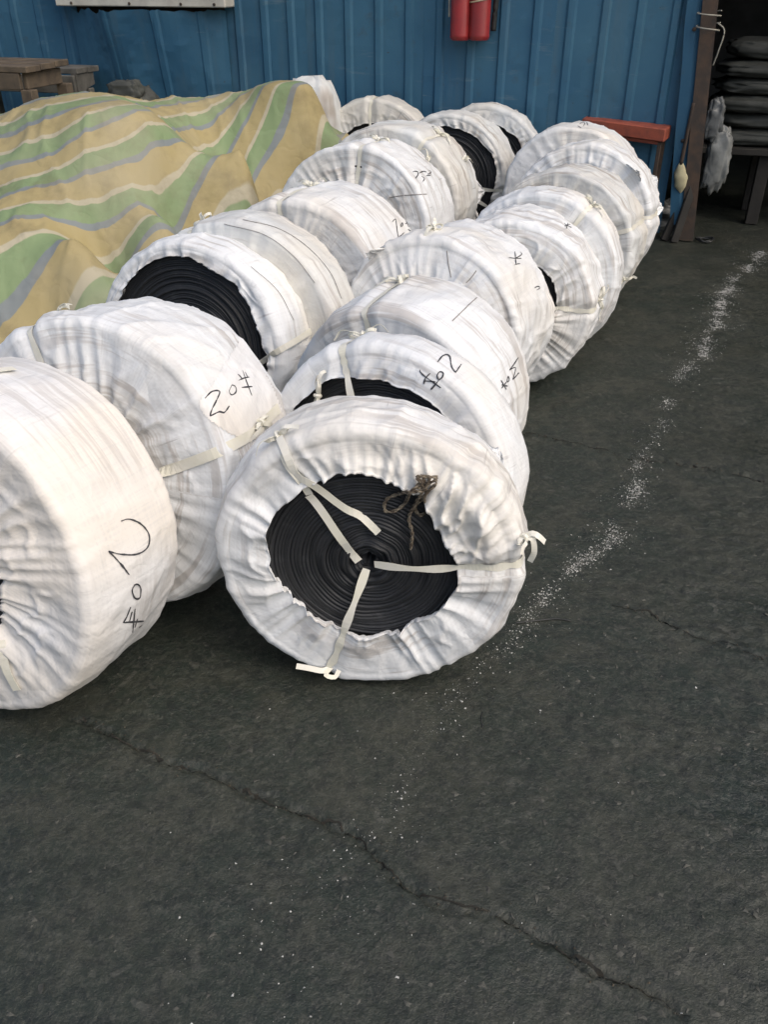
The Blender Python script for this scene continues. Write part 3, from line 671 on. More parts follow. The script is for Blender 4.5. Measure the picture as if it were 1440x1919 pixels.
    # ---- lashings pull the cloth in
    for ang in straps:
        d = np.abs((TH - math.radians(ang) + math.pi) % (2 * math.pi) - math.pi) * np.maximum(RR, .1)
        D -= (.012 * np.exp(-(d / .022) ** 2)) * (FW * .6 + (1 - FW) * .9); D += .005 * np.exp(-((d - .045) / .022) ** 2)
    if pinch:
        dth = ((TH - math.radians(pinch[0]) + math.pi) % (2 * math.pi) - math.pi); g = np.exp(-(dth / .55) ** 2) * (S > 0)
        rays = ridge(noise3(np.cos(wt) * 9 + XF * 2.2, np.sin(wt) * 9, sd_ + 21), 1.5)
        D += g * (rays * .024 * (1 - .35 * XF) + .012) * (FW * .9 + .1 * (1 - FW)) - g * FW * .012
        D += .03 * np.exp(-((dth + .15) / .3) ** 2) * np.exp(-((XF - .75) / .25) ** 2) * (S > 0) * FW
    D = np.maximum(D, -.014 * FW - .016 * (1 - FW))
    # hem: thin scallops
    D[:, 1] += .004; D[:, 0] = dF[:, 1] - .004; D[:, -1] = dF[:, -2] - .004
    Tn = T + NT_ * D; Rn = RR + NR * D
    if taper: Rn = Rn * (1 - taper * (Tn / W + .5))
    P = C + Tn[..., None] * a + (Rn * cx)[..., None] * s + (Rn * sx)[..., None] * u
    # resting on the ground: flatten and spread slightly
    low = np.clip(.02 - P[..., 2], 0, None); P[..., 2] = np.where(P[..., 2] < .02, .02 - .018 * (1 - np.exp(-low / .018)), P[..., 2])
    arc = np.concatenate([[0], np.cumsum(np.hypot(np.diff(T[0]), np.diff(RR[0])))])
    uv = np.stack([TH * R, np.broadcast_to(arc[None], TH.shape)], -1).reshape(-1, 2)
    Q = grid_quads(nth, m, True)
    V = P.reshape(-1, 3)
    # orient outward
    cover = link('cover', mesh_np('cover', V - loc, Q, True, uv), root, M[mat])
    cv, cq = coil_obj(seed % 3, C, a, s, u, R - .042, W - .02, root, seed * 1.3)
    tree = BVHTree.FromPolygons([Vector(v) for v in V], Q.tolist())
    ctree = BVHTree.FromPolygons([Vector(v) for v in cv], cq.tolist())
    rec = dict(root=root, cover=cover, P=P, C=C, a=a, s=s, u=u, R=R, W=W, th=th, tree=tree, ctree=ctree, m=m, nf=nf, ns=ns, nt=nt)
    ROLL[key] = rec
    for ang in straps: strap(rec, ang, bows)
    return rec
def rnormal(rec, i, j):
    P = rec['P']; n, m, _ = P.shape
    j0, j1 = max(j - 1, 0), min(j + 1, m - 1)
    v = np.cross(P[(i + 2) % n, j] - P[i - 2, j], P[i, j1] - P[i, j0]); v /= np.linalg.norm(v) + 1e-9
    out = P[i, j] - rec['C']
    ax = out @ rec['a']; rad = out - ax * rec['a']; ref = rad / (np.linalg.norm(rad) + 1e-9) * .5 + rec['a'] * np.sign(ax) * .5
    return v if v @ ref > 0 else -v
def put_ribbon(rec, name, P, N, w, mat='tape', th=.0009, parent=None):
    V, Q = ribbon_geo(P, N, w, th); return link(name, mesh_np(name, V - np.array(rec['root'].location), Q, False), parent or rec['root'], M[mat])
def bow(rec, p, n, t, size=.05, seed=0, mat='tape', parent=None):
    """knotted tape: lump, two loops and two frayed tails, lying over the surface at p"""
    rnd = random.Random(seed); n = n / np.linalg.norm(n); t = t - n * (t @ n); t /= np.linalg.norm(t); b = np.cross(n, t); parts = []
    for sgn in (-1, 1):
        k = size * rnd.uniform(.7, 1.1); e = b * sgn
        L = [p, p + e * k * .5 + n * k * .35 + t * k * .2, p + e * k * .95 + n * k * .3, p + e * k * .6 + n * k * .06 - t * k * .22, p + n * .004]
        P = catmull(L, .006); parts.append(ribbon_geo(P, np.tile(t + n * .4, (len(P), 1)), .010, .0008))
        k2 = size * rnd.uniform(.9, 1.7); dr = t * rnd.uniform(-.8, .8) + e * rnd.uniform(.4, 1); dr /= np.linalg.norm(dr)
        L = [p + n * .004, p + dr * k2 * .4 + n * .018, p + dr * k2 * .8 + n * rnd.uniform(.004, .03), p + dr * k2 * 1.1 + n * rnd.uniform(0, .02) - ZUP * .01]
        P = catmull(L, .006); parts.append(ribbon_geo(P, np.tile(n + b * rnd.uniform(-.5, .5), (len(P), 1)), np.linspace(.013, .010, len(P)), .0008))
    a_ = np.linspace(0, 2 * math.pi, 10); P = p + n * .006 + np.outer(np.cos(a_) * .007, t) + np.outer(np.sin(a_) * .007, n)
    parts.append(tube_geo(P, .005, 6, b))
    V, Q = join_geo(parts); o = link('knot', mesh_np('knot', V - np.array(rec['root'].location), Q, False), parent or rec['root'], M[mat]); return o
def strap(rec, ang, bows):
    P3 = rec['P']; n, m, _ = P3.shape; i = int(round(math.radians(ang) / (2 * math.pi) * n)) % n
    rnd = random.Random(int(ang * 7 + rec['R'] * 1e4)); sk = rnd.uniform(-.03, .03)
    js = list(range(1, m - 1, 2)); pts, nor = [], []
    d = rec['s'] * math.cos(math.radians(ang)) + rec['u'] * math.sin(math.radians(ang))
    # from the core out across the bare rubber
    hem = P3[i, 1] + rec['a'] * .006; core = rec['C'] + rec['a'] * (rec['W'] / 2 - .004) + d * .014
    if np.linalg.norm(hem - core) > .05:
        for q in np.linspace(0, 1, 12)[:-1]: pts.append(core + (hem - core) * q + rec['a'] * .012 * math.sin(q * math.pi)); nor.append(rec['a'])
    for j in js:
        ii = int(round(i + sk * n * (j / m - .5) * .3)) % n
        nn = rnormal(rec, ii, j); pts.append(P3[ii, j] + nn * .0045); nor.append(nn)
    pts = np.array(pts); nor = np.array(nor)
    for _ in range(2):
        pts[1:-1] = .25 * pts[:-2] + .5 * pts[1:-1] + .25 * pts[2:]; nor[1:-1] = nor[:-2] + nor[1:-1] + nor[2:]
    nor /= np.linalg.norm(nor, axis=1)[:, None]
    pts[:, 2] = np.maximum(pts[:, 2], .004)
    tp = put_ribbon(rec, 'tape', pts, nor, .017 + .004 * np.sin(np.arange(len(pts)) * .9), 'tape')
    for (ba, frac) in bows:
        if abs(ba - ang) < 1:
            j = int(1 + rec['nf'] + rec['ns'] + frac * rec['nt']); nn = rnormal(rec, i, j)
            bow(rec, P3[i, j] + nn * .008, nn, rec['a'], .05, int(ang), parent=tp)
def cast(rec, px, py, coil=False, lift=.0015):
    r = Vector(ray(px, py)).normalized(); best = None
    for tr in ([rec['tree'], rec['ctree']] if coil else [rec['tree']]):
        h = tr.ray_cast(Vector((0, 0, CAM_H)), r)
        if h[0] is not None and (best is None or h[3] < best[2]):
            nn = h[1] if h[1].dot(r) < 0 else -h[1]; best = (np.array(h[0] + nn * lift), np.array(nn), h[3])
    return best
def ink(rec, strokes, w=.0042, name='handwriting'):
    parts = []
    for st in strokes:
        px = catmull(st, 2.5) if len(st) > 2 else np.linspace(st[0], st[1], 8)
        hs = [cast(rec, *p) for p in px]; hs = [h for h in hs if h is not None]
        if len(hs) < 3: continue
        P = np.array([h[0] for h in hs]); N = np.array([h[1] for h in hs]); P[1:-1] = (P[:-2] + P[1:-1] * 2 + P[2:]) / 4
        k = np.linspace(0, 1, len(P)); parts.append(ribbon_geo(P, N, w * (.62 + .5 * noise3(P[:, 0] * 70, P[:, 1] * 70, P[:, 2] * 70)) * (.55 + .45 * np.sin(np.clip(k * 4, 0, math.pi / 2)) * np.sin(np.clip((1 - k) * 5 + .3, 0, math.pi / 2))), .0008))
    if parts:
        V, Q = join_geo(parts); o = link(name, mesh_np(name, V - np.array(rec['root'].location), Q), rec['cover'], M['ink'])
        return o
def traced_tape(rec, px, w=.016, coil=True, lift=.006, name='tape', flat=True, mat='tape'):
    pp = catmull(px, 9) if len(px) > 2 else np.linspace(px[0], px[1], 12)
    hs = [cast(rec, *p, coil=coil, lift=lift) for p in pp]; hs = [h for h in hs if h is not None]
    if len(hs) < 4: return None
    P = np.array([h[0] for h in hs]); N = np.array([h[1] for h in hs])
    for _ in range(4): P[1:-1] = .25 * P[:-2] + .5 * P[1:-1] + .25 * P[2:]; N[1:-1] = N[:-2] + N[1:-1] + N[2:]; N /= np.linalg.norm(N, axis=1)[:, None]
    return put_ribbon(rec, name, P, N, w, mat)
def sc(pts, k, ox, oy): return [(ox + x * k, oy + y * k) for x, y in pts]

GO = 'wrapped coils in the outer row'; GI = 'wrapped coils in the row beside the tarpaulin'
# outer row (right), front to back
R1 = roll('R1', (-.022, 1.730), 5, 1.5, .358, .16, .59, 'white wrapped coil with open black centre and knotted brown rope, heading the outer row', GO, (252, 4), seed=1, pinch=(40, .10), fold=1.15, off=(-.03, .13))
R2 = roll('R2', (.058, 2.050), 26, 13, .362, .18, .76, 'white wrapped coil marked 20, leaning right behind the coil with the brown rope', GO, (112,), seed=2, fold=.8, off=(-.05, .0), bows=((112, .75),), slack=.8)
R3 = roll('R3', (.159, 2.623), 27, -2, .352, 0.31, .18, 'covered white coil with strap on top, third in outer row counting from the roped one', GO, (104,), seed=3, fold=.5, bulge=.0, bows=((104, .8),), slack=.7)
R4 = roll('R4', (.337, 3.330), 23, 7, .348, 0.48, .15, 'white coil with dented puffy cover, fourth in outer row counting from the roped one', GO, (), seed=4, fold=1.3, bulge=.03, slack=1.3)
R5 = roll('R5', (.600, 3.640), 18, 3, .342, 0.3, .58, 'white coil with gathered cover and side strap, fifth in outer row from the roped one', GO, (2,), seed=5, fold=1.3, bows=((2, .6),), slack=1.5)
R6 = roll('R6', (.720, 3.816), 23, 6.5, .361, 0.18, .4, 'white coil with cream knot high up, sixth in outer row from the roped one', GO, (58,), seed=6, bows=((58, .5),), res=.85)
R7 = roll('R7', (.991, 4.443), 23, 7, .350, 0.46, .3, 'wide soiled white coil, seventh in the outer row counting from the roped one', GO, (20,), mat='cover_dirty', seed=7, res=.8, slack=1.2)
R8 = roll('R8', (1.117, 4.800), 22.6, 6, .374, 0.28, .35, 'white coil with ruffled torn edge, eighth in outer row counting from the roped one', GO, (8,), seed=8, fold=2.0, res=.85, slack=1.2)
R9 = roll('R9', (1.171, 5.331), 23, 6.5, .380, 0.4, .3, 'greyish white coil at the far end of the outer row before the red bench', GO, (), mat='cover', seed=9, res=.75)
# inner row (left), front to back
L1 = roll('L1', (-.822, 1.770), 23, 8, .390, .30, .42, 'cream white coil with large 20 in marker, heading the row beside the tarpaulin', GI, (245,), mat='cover_cream', seed=10, fold=1.2, off=(.0, -.1), slack=.6)
L2 = roll('L2', (-.600, 2.150), 20, 12, .392, 0.34, .3, 'white coil with cream patch marked 20, right behind the cream coil with large 20', GI, (118,), seed=11, fold=.9, bows=((118, .3),), slack=1.1)
L3 = roll('L3', (-.592, 2.941), 21, 11, .372, 0.21, .80, 'white wrapped coil with wide open black face, third in the row beside the tarpaulin', GI, (), mat='cover', seed=12, fold=.8)
L4 = roll('L4', (-.455, 3.130), 19, 5, .392, 0.22, .3, 'narrow soiled coil pressed against the back of the wide open black one', GI, (117,), mat='cover_dirty', seed=13, bows=((117, .5),))
L5 = roll('L5', (-.180, 3.750), 20, 3, .382, 0.5, .2, 'wide white coil marked 20 twice, behind the narrow soiled coil', GI, (98,), seed=14, bows=((98, .6),), slack=.8, fold=.9)
L6 = roll('L6', (-.005, 4.562), 19, 7, .397, 0.46, .5, 'wide white coil with cream bow and faint marks, behind the one marked 20 twice', GI, (85,), seed=15, res=.85, bows=((85, .5),))
L7 = roll('L7', (.149, 5.076), 18.7, 5, .405, 0.44, .3, 'greyish white coil with frayed edge, in front of the tall open black face', GI, (60,), mat='cover_dirty', seed=16, res=.8, bows=((60, .6),))
L8 = roll('L8', (.464, 5.690), 19.4, 5, .390, 0.28, .80, 'soiled coil with tall open black face, eighth in the row beside the tarpaulin', GI, (-5, -22), mat='cover_dirty', seed=17, res=.8)
L9 = roll('L9', (.690, 5.960), 20, 6, .392, .17, .75, 'soiled white coil with open black face, last of its row against the wall', GI, (-8,), mat='cover_dirty', seed=18, res=.7)
X1 = roll('X1', (.0, 6.10), 20, 5, .405, .22, .62, 'soiled wrapped coil standing alone between the tarpaulin heap and the wall', None, (92,), mat='cover_dirty', seed=19, res=.7, dz=.0)

# handwriting traced from the photograph, laid on the cloth
k3 = .4167
ink(L1, [sc(s, .3647, 0, 650) for s in ([(620,895),(660,885),(720,910),(762,965),(755,1030),(700,1065),(620,1065),(555,1050)], [(555,1050),(590,1085),(630,1130),(660,1170)],
    [(690,1220),(675,1250),(690,1290),(715,1290),(720,1240),(705,1218),(685,1224)], [(668,1335),(648,1385),(630,1415)], [(630,1415),(735,1408)], [(690,1345),(678,1465)], [(675,1360),(662,1410)], [(703,1395),(690,1440)], [(712,1440),(726,1428)])], .0055)
ink(L2, [sc(s, k3, 0, 380) for s in ([(920,880),(950,850),(985,848),(980,870),(952,930),(945,960)], [(945,960),(985,940),(1005,945),(1028,915)], [(1040,820),(1028,850),(1040,866),(1060,850),(1055,825),(1040,820)],
    [(1088,755),(1108,810),(1130,868)], [(1070,800),(1092,790),(1118,785)], [(1085,832),(1132,828)], [(1100,762),(1112,788)], [(1068,772),(1085,790)])], .005)
ink(R2, [sc(s, k3, 500, 380) for s in ([(768,718),(795,688),(822,690),(832,740),(850,765)], [(850,765),(875,728)], [(780,760),(768,775),(775,795),(792,785),(795,765),(780,760)],
    [(690,752),(700,770),(785,832)], [(737,767),(715,790),(708,815)], [(775,800),(740,840)], [(712,800),(760,806)])], .0055)
ink(R3, [sc(s, .25, 680, 380) for s in ([(1165,1160),(1130,1215),(1100,1255)], [(1100,1255),(1145,1235),(1125,1325)], [(1125,1325),(1170,1275)], [(1088,1300),(1080,1345),(1100,1330),(1090,1300)], [(1035,1330),(1060,1375),(1075,1400)], [(1075,1345),(1040,1390)], [(1040,1365),(1085,1375)])], .005)
ink(R4, [sc(s, .25, 680, 380) for s in ([(1095,412),(1140,418),(1190,420)], [(1142,368),(1150,465)], [(1180,370),(1195,385),(1170,405),(1140,420)], [(1140,465),(1180,458)])], .005)
ink(R4, [sc(s, .25, 680, 380) for s in ([(1285,640),(1315,625),(1330,640),(1305,655)],)], .005)
ink(L5, [sc(s, .25, 680, 380) for s in ([(220,145),(245,120),(250,150),(258,215),(266,262)], [(266,262),(310,225)], [(295,150),(280,178),(300,175),(297,150)], [(310,110),(330,150),(345,182)], [(318,160),(348,138)], [(338,200),(358,212)])], .006)
ink(L5, [sc(s, .25, 680, 380) for s in ([(145,425),(180,385),(202,400),(190,450),(165,500)], [(150,490),(140,520),(156,515),(150,490)], [(92,490),(112,530),(130,562)], [(125,500),(98,535)])], .006)
ink(L6, [sc(s, .486, 560, 140) for s in ([(440,375),(455,372),(462,382),(450,400)], [(465,380),(480,372),(492,376)], [(500,368),(512,376),(498,384)], [(474,392),(486,402),(478,412)], [(492,390),(508,388)])], .007)
ink(R9, [sc(s, .486, 560, 140) for s in ([(1085,190),(1096,184),(1106,188),(1098,200)], [(1112,184),(1116,196)], [(1078,198),(1090,206)])], .007)
ink(R5, [sc(s, k3, 500, 380) for s in ([(1338,92),(1352,104),(1372,112)], [(1356,92),(1348,118)], [(1340,106),(1366,98)])], .005)

# tapes traced over covers
k6 = .4583
def t6(p): return sc(p, k6, 380, 730)
traced_tape(R1, t6([(318,195),(335,270),(350,312),(400,370),(440,425)]), .017, True, .006)
traced_tape(R1, t6([(440,425),(500,500),(560,590),(632,688)]), .019, True, .012)
traced_tape(R1, t6([(325,205),(370,318),(440,375),(520,432),(640,520),(722,582)]), .017, True, .010)
h = cast(R1, *t6([(318, 195)])[0]); 
if h: bow(R1, h[0], h[1], R1['a'], .035, 5)
def free_tape(rec, pts3, w=.014, n=None, name='tape_end'):
    P = catmull(pts3, .006); N = np.tile(n if n is not None else np.array([0, -.6, .8]), (len(P), 1)); return put_ribbon(rec, name, P, N, w)
h = cast(R1, 621, 1250)
if h:
    p = h[0]; free_tape(R1, [p, p + [-.02, -.01, -.002], p + [-.055, -.005, .002], p + [-.085, .0, .004]], .014)
    free_tape(R1, [p, p + [-.012, -.02, -.006], p + [.01, -.022, -.012], p + [.02, -.008, -.002]], .011)
h = cast(R1, 978, 1008)
if h:
    p = h[0]; bow(R1, p, np.array([.7, -.6, .4]), np.array([0, 0, 1.]), .03, 3)
    free_tape(R1, [p, p + [.02, -.005, .015], p + [.035, -.01, .01], p + [.05, -.005, -.008]], .013)
    free_tape(R1, [p, p + [.02, -.01, .005], p + [.028, -.01, -.03], p + [.022, -.005, -.06]], .013)
# rope drawstring bow on the front coil
def rope(rec, pts, r=.0034):
    P = catmull(pts, .004); n = len(P); T = np.gradient(P, axis=0); T /= np.linalg.norm(T, axis=1)[:, None]
    A = np.cross(T, rec['a']); A /= np.linalg.norm(A, axis=1)[:, None] + 1e-9; B = np.cross(T, A); ph = np.arange(n) * .75; parts = []
    for o in (0, math.pi): parts.append(tube_geo(P + (np.cos(ph + o)[:, None] * A + np.sin(ph + o)[:, None] * B) * r * .62, r * .72, 6, tuple(rec['a'])))
    return parts
def rope_pt(px, py, lift): 
    h = cast(R1, px, py, coil=True, lift=lift); return h[0]
parts = []
for st in ([(925,345,.02),(895,385,.024),(850,405,.02),(795,412,.014),(752,445,.012),(750,480,.012),(790,488,.012),(828,455,.014),(862,412,.02),(905,362,.022)],
           [(920,350,.02),(900,400,.02),(876,460,.014),(884,505,.012),(908,498,.012),(928,440,.016),(928,372,.022)],
           [(900,372,.022),(868,430,.014),(848,505,.012),(860,570,.012),(858,640,.012)],
           [(930,352,.022),(912,342,.026),(898,362,.026),(918,380,.026),(932,360,.024)]):
    parts += rope(R1, [rope_pt(380 + x * k6, 730 + y * k6, l) for x, y, l in st])
V, Q = join_geo(parts); link('drawstring', mesh_np('drawstring', V - np.array(R1['root'].location), Q), R1['root'], M['rope'])
traced_tape(L2, [(300,888),(350,868),(400,850),(450,826),(480,806),(500,782),(520,765)], .026, False, .005)
h = cast(L2, 483, 792)
if h: bow(L2, h[0], h[1], np.array([0, 0, 1.]), .045, 8)
traced_tape(L3, [(470,690),(500,668),(540,645),(575,622),(592,608)], .020, True, .016)
h = cast(L3, 590, 612)
if h: bow(L3, h[0], h[1], np.array([0, 0, 1.]), .05, 9)
h = cast(R2, 600, 742, coil=True)
if h: bow(R2, h[0] + [0, -.02, .01], h[1], R2['s'], .05, 12)
h = cast(L1, 8, 1240)
traced_tape(L1, [(0,1200),(6,1232),(18,1262),(34,1290)], .02, True, .006)
traced_tape(L1, [(-14,700),(10,697),(26,695)], .018, False, .006)
for rec, px, py, sd in ((R7, 1168, 522, 21), (R8, 1222, 300, 22), (L6, 800, 300, 23), (L7, 872, 300, 24), (R3, 1000, 735, 25), (R4, 1024, 655, 26), (R4, 812, 430, 27), (L5, 560, 342, 28)):
    h = cast(rec, px, py)
    if h: bow(rec, h[0], h[1], np.array([0.1, 0, 1.]), .04, sd)

# ------------------------------------------------------------------ striped tarpaulin heap
def tps(src, val, X, Y, lam=1e-4):
    src = np.asarray(src, float); n = len(src)
    U = lambda r2: .5 * r2 * np.log(r2 + 1e-9)
    K = U(((src[:, None] - src[None]) ** 2).sum(-1)) + lam * np.eye(n); Pm = np.hstack([np.ones((n, 1)), src])
    A = np.block([[K, Pm], [Pm.T, np.zeros((3, 3))]]); w = np.linalg.solve(A, np.concatenate([val, np.zeros(3)]))
    out = w[n] + w[n + 1] * X + w[n + 2] * Y
    for i in range(n): out = out + w[i] * U((X - src[i, 0]) ** 2 + (Y - src[i, 1]) ** 2)
    return out
def tarp():
    ctl = [(0,225,.78),(120,212,.79),(250,206,.80),(330,195,.82),(400,182,.86),(480,160,.94),(560,150,.985),(640,165,.965),(676,215,.82),
           (0,350,.63),(150,330,.68),(300,300,.72),(450,255,.80),(600,235,.84),
           (0,480,.42),(150,440,.50),(300,400,.53),(450,340,.60),(560,310,.62),
           (0,640,.12),(100,590,.20),(200,520,.27),(330,440,.38),(450,390,.42),(570,340,.47),(650,290,.55)]
    src = []; val = []
    for px, py, z in ctl: p = on_z(px, py, z); src.append(p[:2]); val.append(z)
    for x, y, z in ((-1.25,2.45,.02),(-1.02,3.0,.02),(-.86,3.5,.03),(-.66,4.1,.05),(-.50,4.65,.12),(-.36,5.1,.3),(-1.9,2.6,.06),(-2.6,2.9,.05),(-3.1,3.6,.15),(-3.1,4.6,.55),(-3.0,5.4,.80),
                    (-.12,5.55,.62),(-.5,5.9,.75),(-1.3,6.15,.30),(-2.0,6.05,.25),(-3.0,6.2,.3)): src.append((x, y)); val.append(z)
    xs = np.arange(-3.2, .12, .013); ys = np.arange(2.3, 6.35, .013); X, Y = np.meshgrid(xs, ys, indexing='ij')
    Z = tps(src, np.array(val), X, Y, 2e-3)
    # humps of the load below: hollows between its rounded bundles
    def hollow(px, depth, w):
        pts = np.array([on_z(a, b, z)[:2] for a, b, z in px]); d = poly_dist(X + noise3(X * 3, Y * 3, 2.) * .05, Y, pts); return depth * np.exp(-(d / w) ** 2)
    Z -= hollow([(90,300,.74),(115,325,.70),(165,350,.66),(200,435,.5),(225,470,.42)], .045, .14)
    Z -= hollow([(390,215,.82),(445,250,.80),(475,300,.73),(500,330,.66)], .045, .12)
    Z -= hollow([(270,215,.80),(300,255,.78),(320,300,.70)], .02, .15)
    Z += fbm(X * 2.4, Y * 2.4, 5.5, 3) * .02
    wr = ridge(fbm(X * 6 + 2 * Y, Y * 5 - 1.5 * X, 1.3, 3), 2.5) * .007 + ridge(fbm(X * 13 - 6 * Y, Y * 9, 7.3, 2), 3) * .004 + ridge(noise3(X * 3.1 + 2.2 * Y, Y * 2.0 - 2.4 * X, 4.9), 6) * .014
    Z += wr * smooth(0, .15, Z)
    Z = np.where(Z > .86, .86 + .11 * np.tanh((Z - .86) / .11), Z)
    qs = {0: [(20,600,.2),(80,510,.33),(183,463,.43),(267,467,.38),(345,426,.43),(430,390,.47),(500,365,.5),(512,335,.6),(575,295,.66),(625,260,.75),(660,212,.85)],
          1: [(0,400,.55),(85,372,.6),(145,388,.58),(245,360,.62),(350,320,.68),(450,292,.72),(480,280,.74),(530,230,.84),(575,208,.9)],
          2: [(0,330,.66),(60,330,.66),(115,315,.7),(165,290,.73),(250,255,.77),(345,235,.79),(400,228,.8),(435,240,.8),(475,182,.92)],
          3: [(0,265,.74),(65,247,.77),(130,236,.78),(260,220,.8),(370,205,.83),(400,188,.86)]}
    def hit_tarp(px, py):
        r = ray(px, py); t = np.linspace(2.2, 7.5, 1400); P = np.array([0, 0, CAM_H]) + t[:, None] * r
        i = np.clip(((P[:, 0] - xs[0]) / .013).astype(int), 0, len(xs) - 1); j = np.clip(((P[:, 1] - ys[0]) / .013).astype(int), 0, len(ys) - 1)
        ok = (P[:, 2] < Z[i, j]) & (P[:, 0] > xs[0]) & (P[:, 0] < xs[-1]) & (P[:, 1] > ys[0]); k = np.argmax(ok)
        return P[k, :2] if ok.any() else None
    ps, pv = [], []
    for q, L in qs.items():
        for a, b, z in L:
            p = hit_tarp(a, b)
            if p is not None: ps.append(p); pv.append(q)
    for x, y, q in ((-1.3,2.5,-1.2),(-.2,5.3,-.6),(-3.1,3.2,.6),(-3.1,5.8,3.8),(-.9,6.1,3.6)): ps.append((x, y)); pv.append(q)
    q = tps(ps, np.array(pv, float), X, Y, .16) * 1.3 + .02
    xb = np.interp(Y, [2.3, 5.08, 5.32, 7], [-1.20, -.36, -.06, -.06]); yb = np.interp(X, [-3.2, -.62, -.5, .2], [6.9, 6.15, 5.86, 5.80])
    Z = Z * smooth(0, .16, xb - X) * smooth(0, .16, yb - Y)
    inside = (xb - X > .0) & (yb - Y > .0) & (Y > 2.62 + .08 * noise3(X * 2.5, Y * 0, 3.)) & (X > -3.17)
    # keep the cloth on its own side of the coils
    Zc = np.where(Z > .02, Z, .02 - .012 * (1 - np.exp(-(.02 - np.minimum(Z, .02)) / .05))) + .004 * np.clip(noise3(X * 7, Y * 5, 2.), 0, 1)
    V = np.stack([X, Y, Zc], -1).reshape(-1, 3); n, m = X.shape
    uv = np.stack([(X * .34 + Y * .94) * 2.6, q], -1).reshape(-1, 2)
    Q = grid_quads(n, m); keep = inside.reshape(-1)[Q].all(1)
    Q = Q[keep]
    used, invx = np.unique(Q, return_inverse=True); base = np.array([-1.6, 4.6, 0])
    me = mesh_np('striped_tarpaulin', V[used] - base, invx.reshape(-1, 4), True, uv[used])
    o = link('striped_tarpaulin', me, None, M['tarp']); o.location = base
    tag(o, 'green and tan striped tarpaulin draped over a heap beside the coils', 'tarpaulin')
    b = blob('white_bundle', (0, 0, 0), .17, .15, .46, WALL_D, -WALL_N, 4.4, 'cover_dirty', None, .06, 2.0); b.location = (-.45, 5.98, .46); tag(b, 'white wrapped bundle peeking over the top of the tarpaulin heap', 'bundle')
tarp()

# ------------------------------------------------------------------ powder trail, flecks, flakes and litter on the yard
def chips(name, pts, size, mat, flat=.5, seed=0, label=None):
    rs = np.random.RandomState(seed); n = len(pts); k = 5
    Vs = np.zeros((n, k + 1, 3)); an = np.sort(rs.uniform(0, 2 * math.pi, (n, k)), 1); r = size[:, None] * rs.uniform(.5, 1.2, (n, k))
    Vs[:, :k, 0] = pts[:, None, 0] + np.cos(an) * r; Vs[:, :k, 1] = pts[:, None, 1] + np.sin(an) * r
    z = ground_h(pts[:, 0], pts[:, 1])
    Vs[:, :k, 2] = z[:, None] - .0005 + rs.uniform(0, .6, (n, k)) * size[:, None] * flat * .5
    Vs[:, k, :2] = pts + rs.normal(0, .2, (n, 2)) * size[:, None]; Vs[:, k, 2] = z + size * flat + .0008
    idx = np.arange(n)[:, None, None] * (k + 1); tri = np.array([(i, (i + 1) % k, k) for i in range(k)])[None]
    o = link(name, mesh_np(name, Vs.reshape(-1, 3), (idx + tri).reshape(-1, 3), False), None, M[mat]); o['kind'] = 'stuff'; return o
def crack_strips():
    g = bpy.data.objects['ground']
    for q, (C_, w0) in enumerate(((CRACK_A, .0036), (CRACK_B, .0022), (CRACK_C, .0018))):
        P = catmull(C_, .006); X, Y = P[:, 0], P[:, 1]
        P = P + .016 * np.stack([noise3(X * 16, Y * 16, 1.), noise3(X * 16, Y * 16, 8.)], -1) + .006 * np.stack([noise3(X * 60, Y * 60, 4.), noise3(X * 60, Y * 60, 2.)], -1)
        T = np.gradient(P, axis=0); T /= np.linalg.norm(T, axis=1)[:, None]; N = np.stack([-T[:, 1], T[:, 0]], -1)
        w = w0 * np.clip(.45 + 1.1 * noise3(X * 6, Y * 6, 3. + q) + .8 * np.abs(noise3(X * 45, Y * 45, 6.)), .06, 2)[:, None]
        A, B = P + N * w, P - N * w * .8; zz = lambda p: ground_h(p[:, 0], p[:, 1]) + .0022
        V = np.stack([np.column_stack([A, zz(A)]), np.column_stack([P, zz(P) - .0012]), np.column_stack([B, zz(B)])], 1).reshape(-1, 3)
        link('crack', mesh_np('crack', V, grid_quads(len(P), 3)), g, M['crack_soil'])
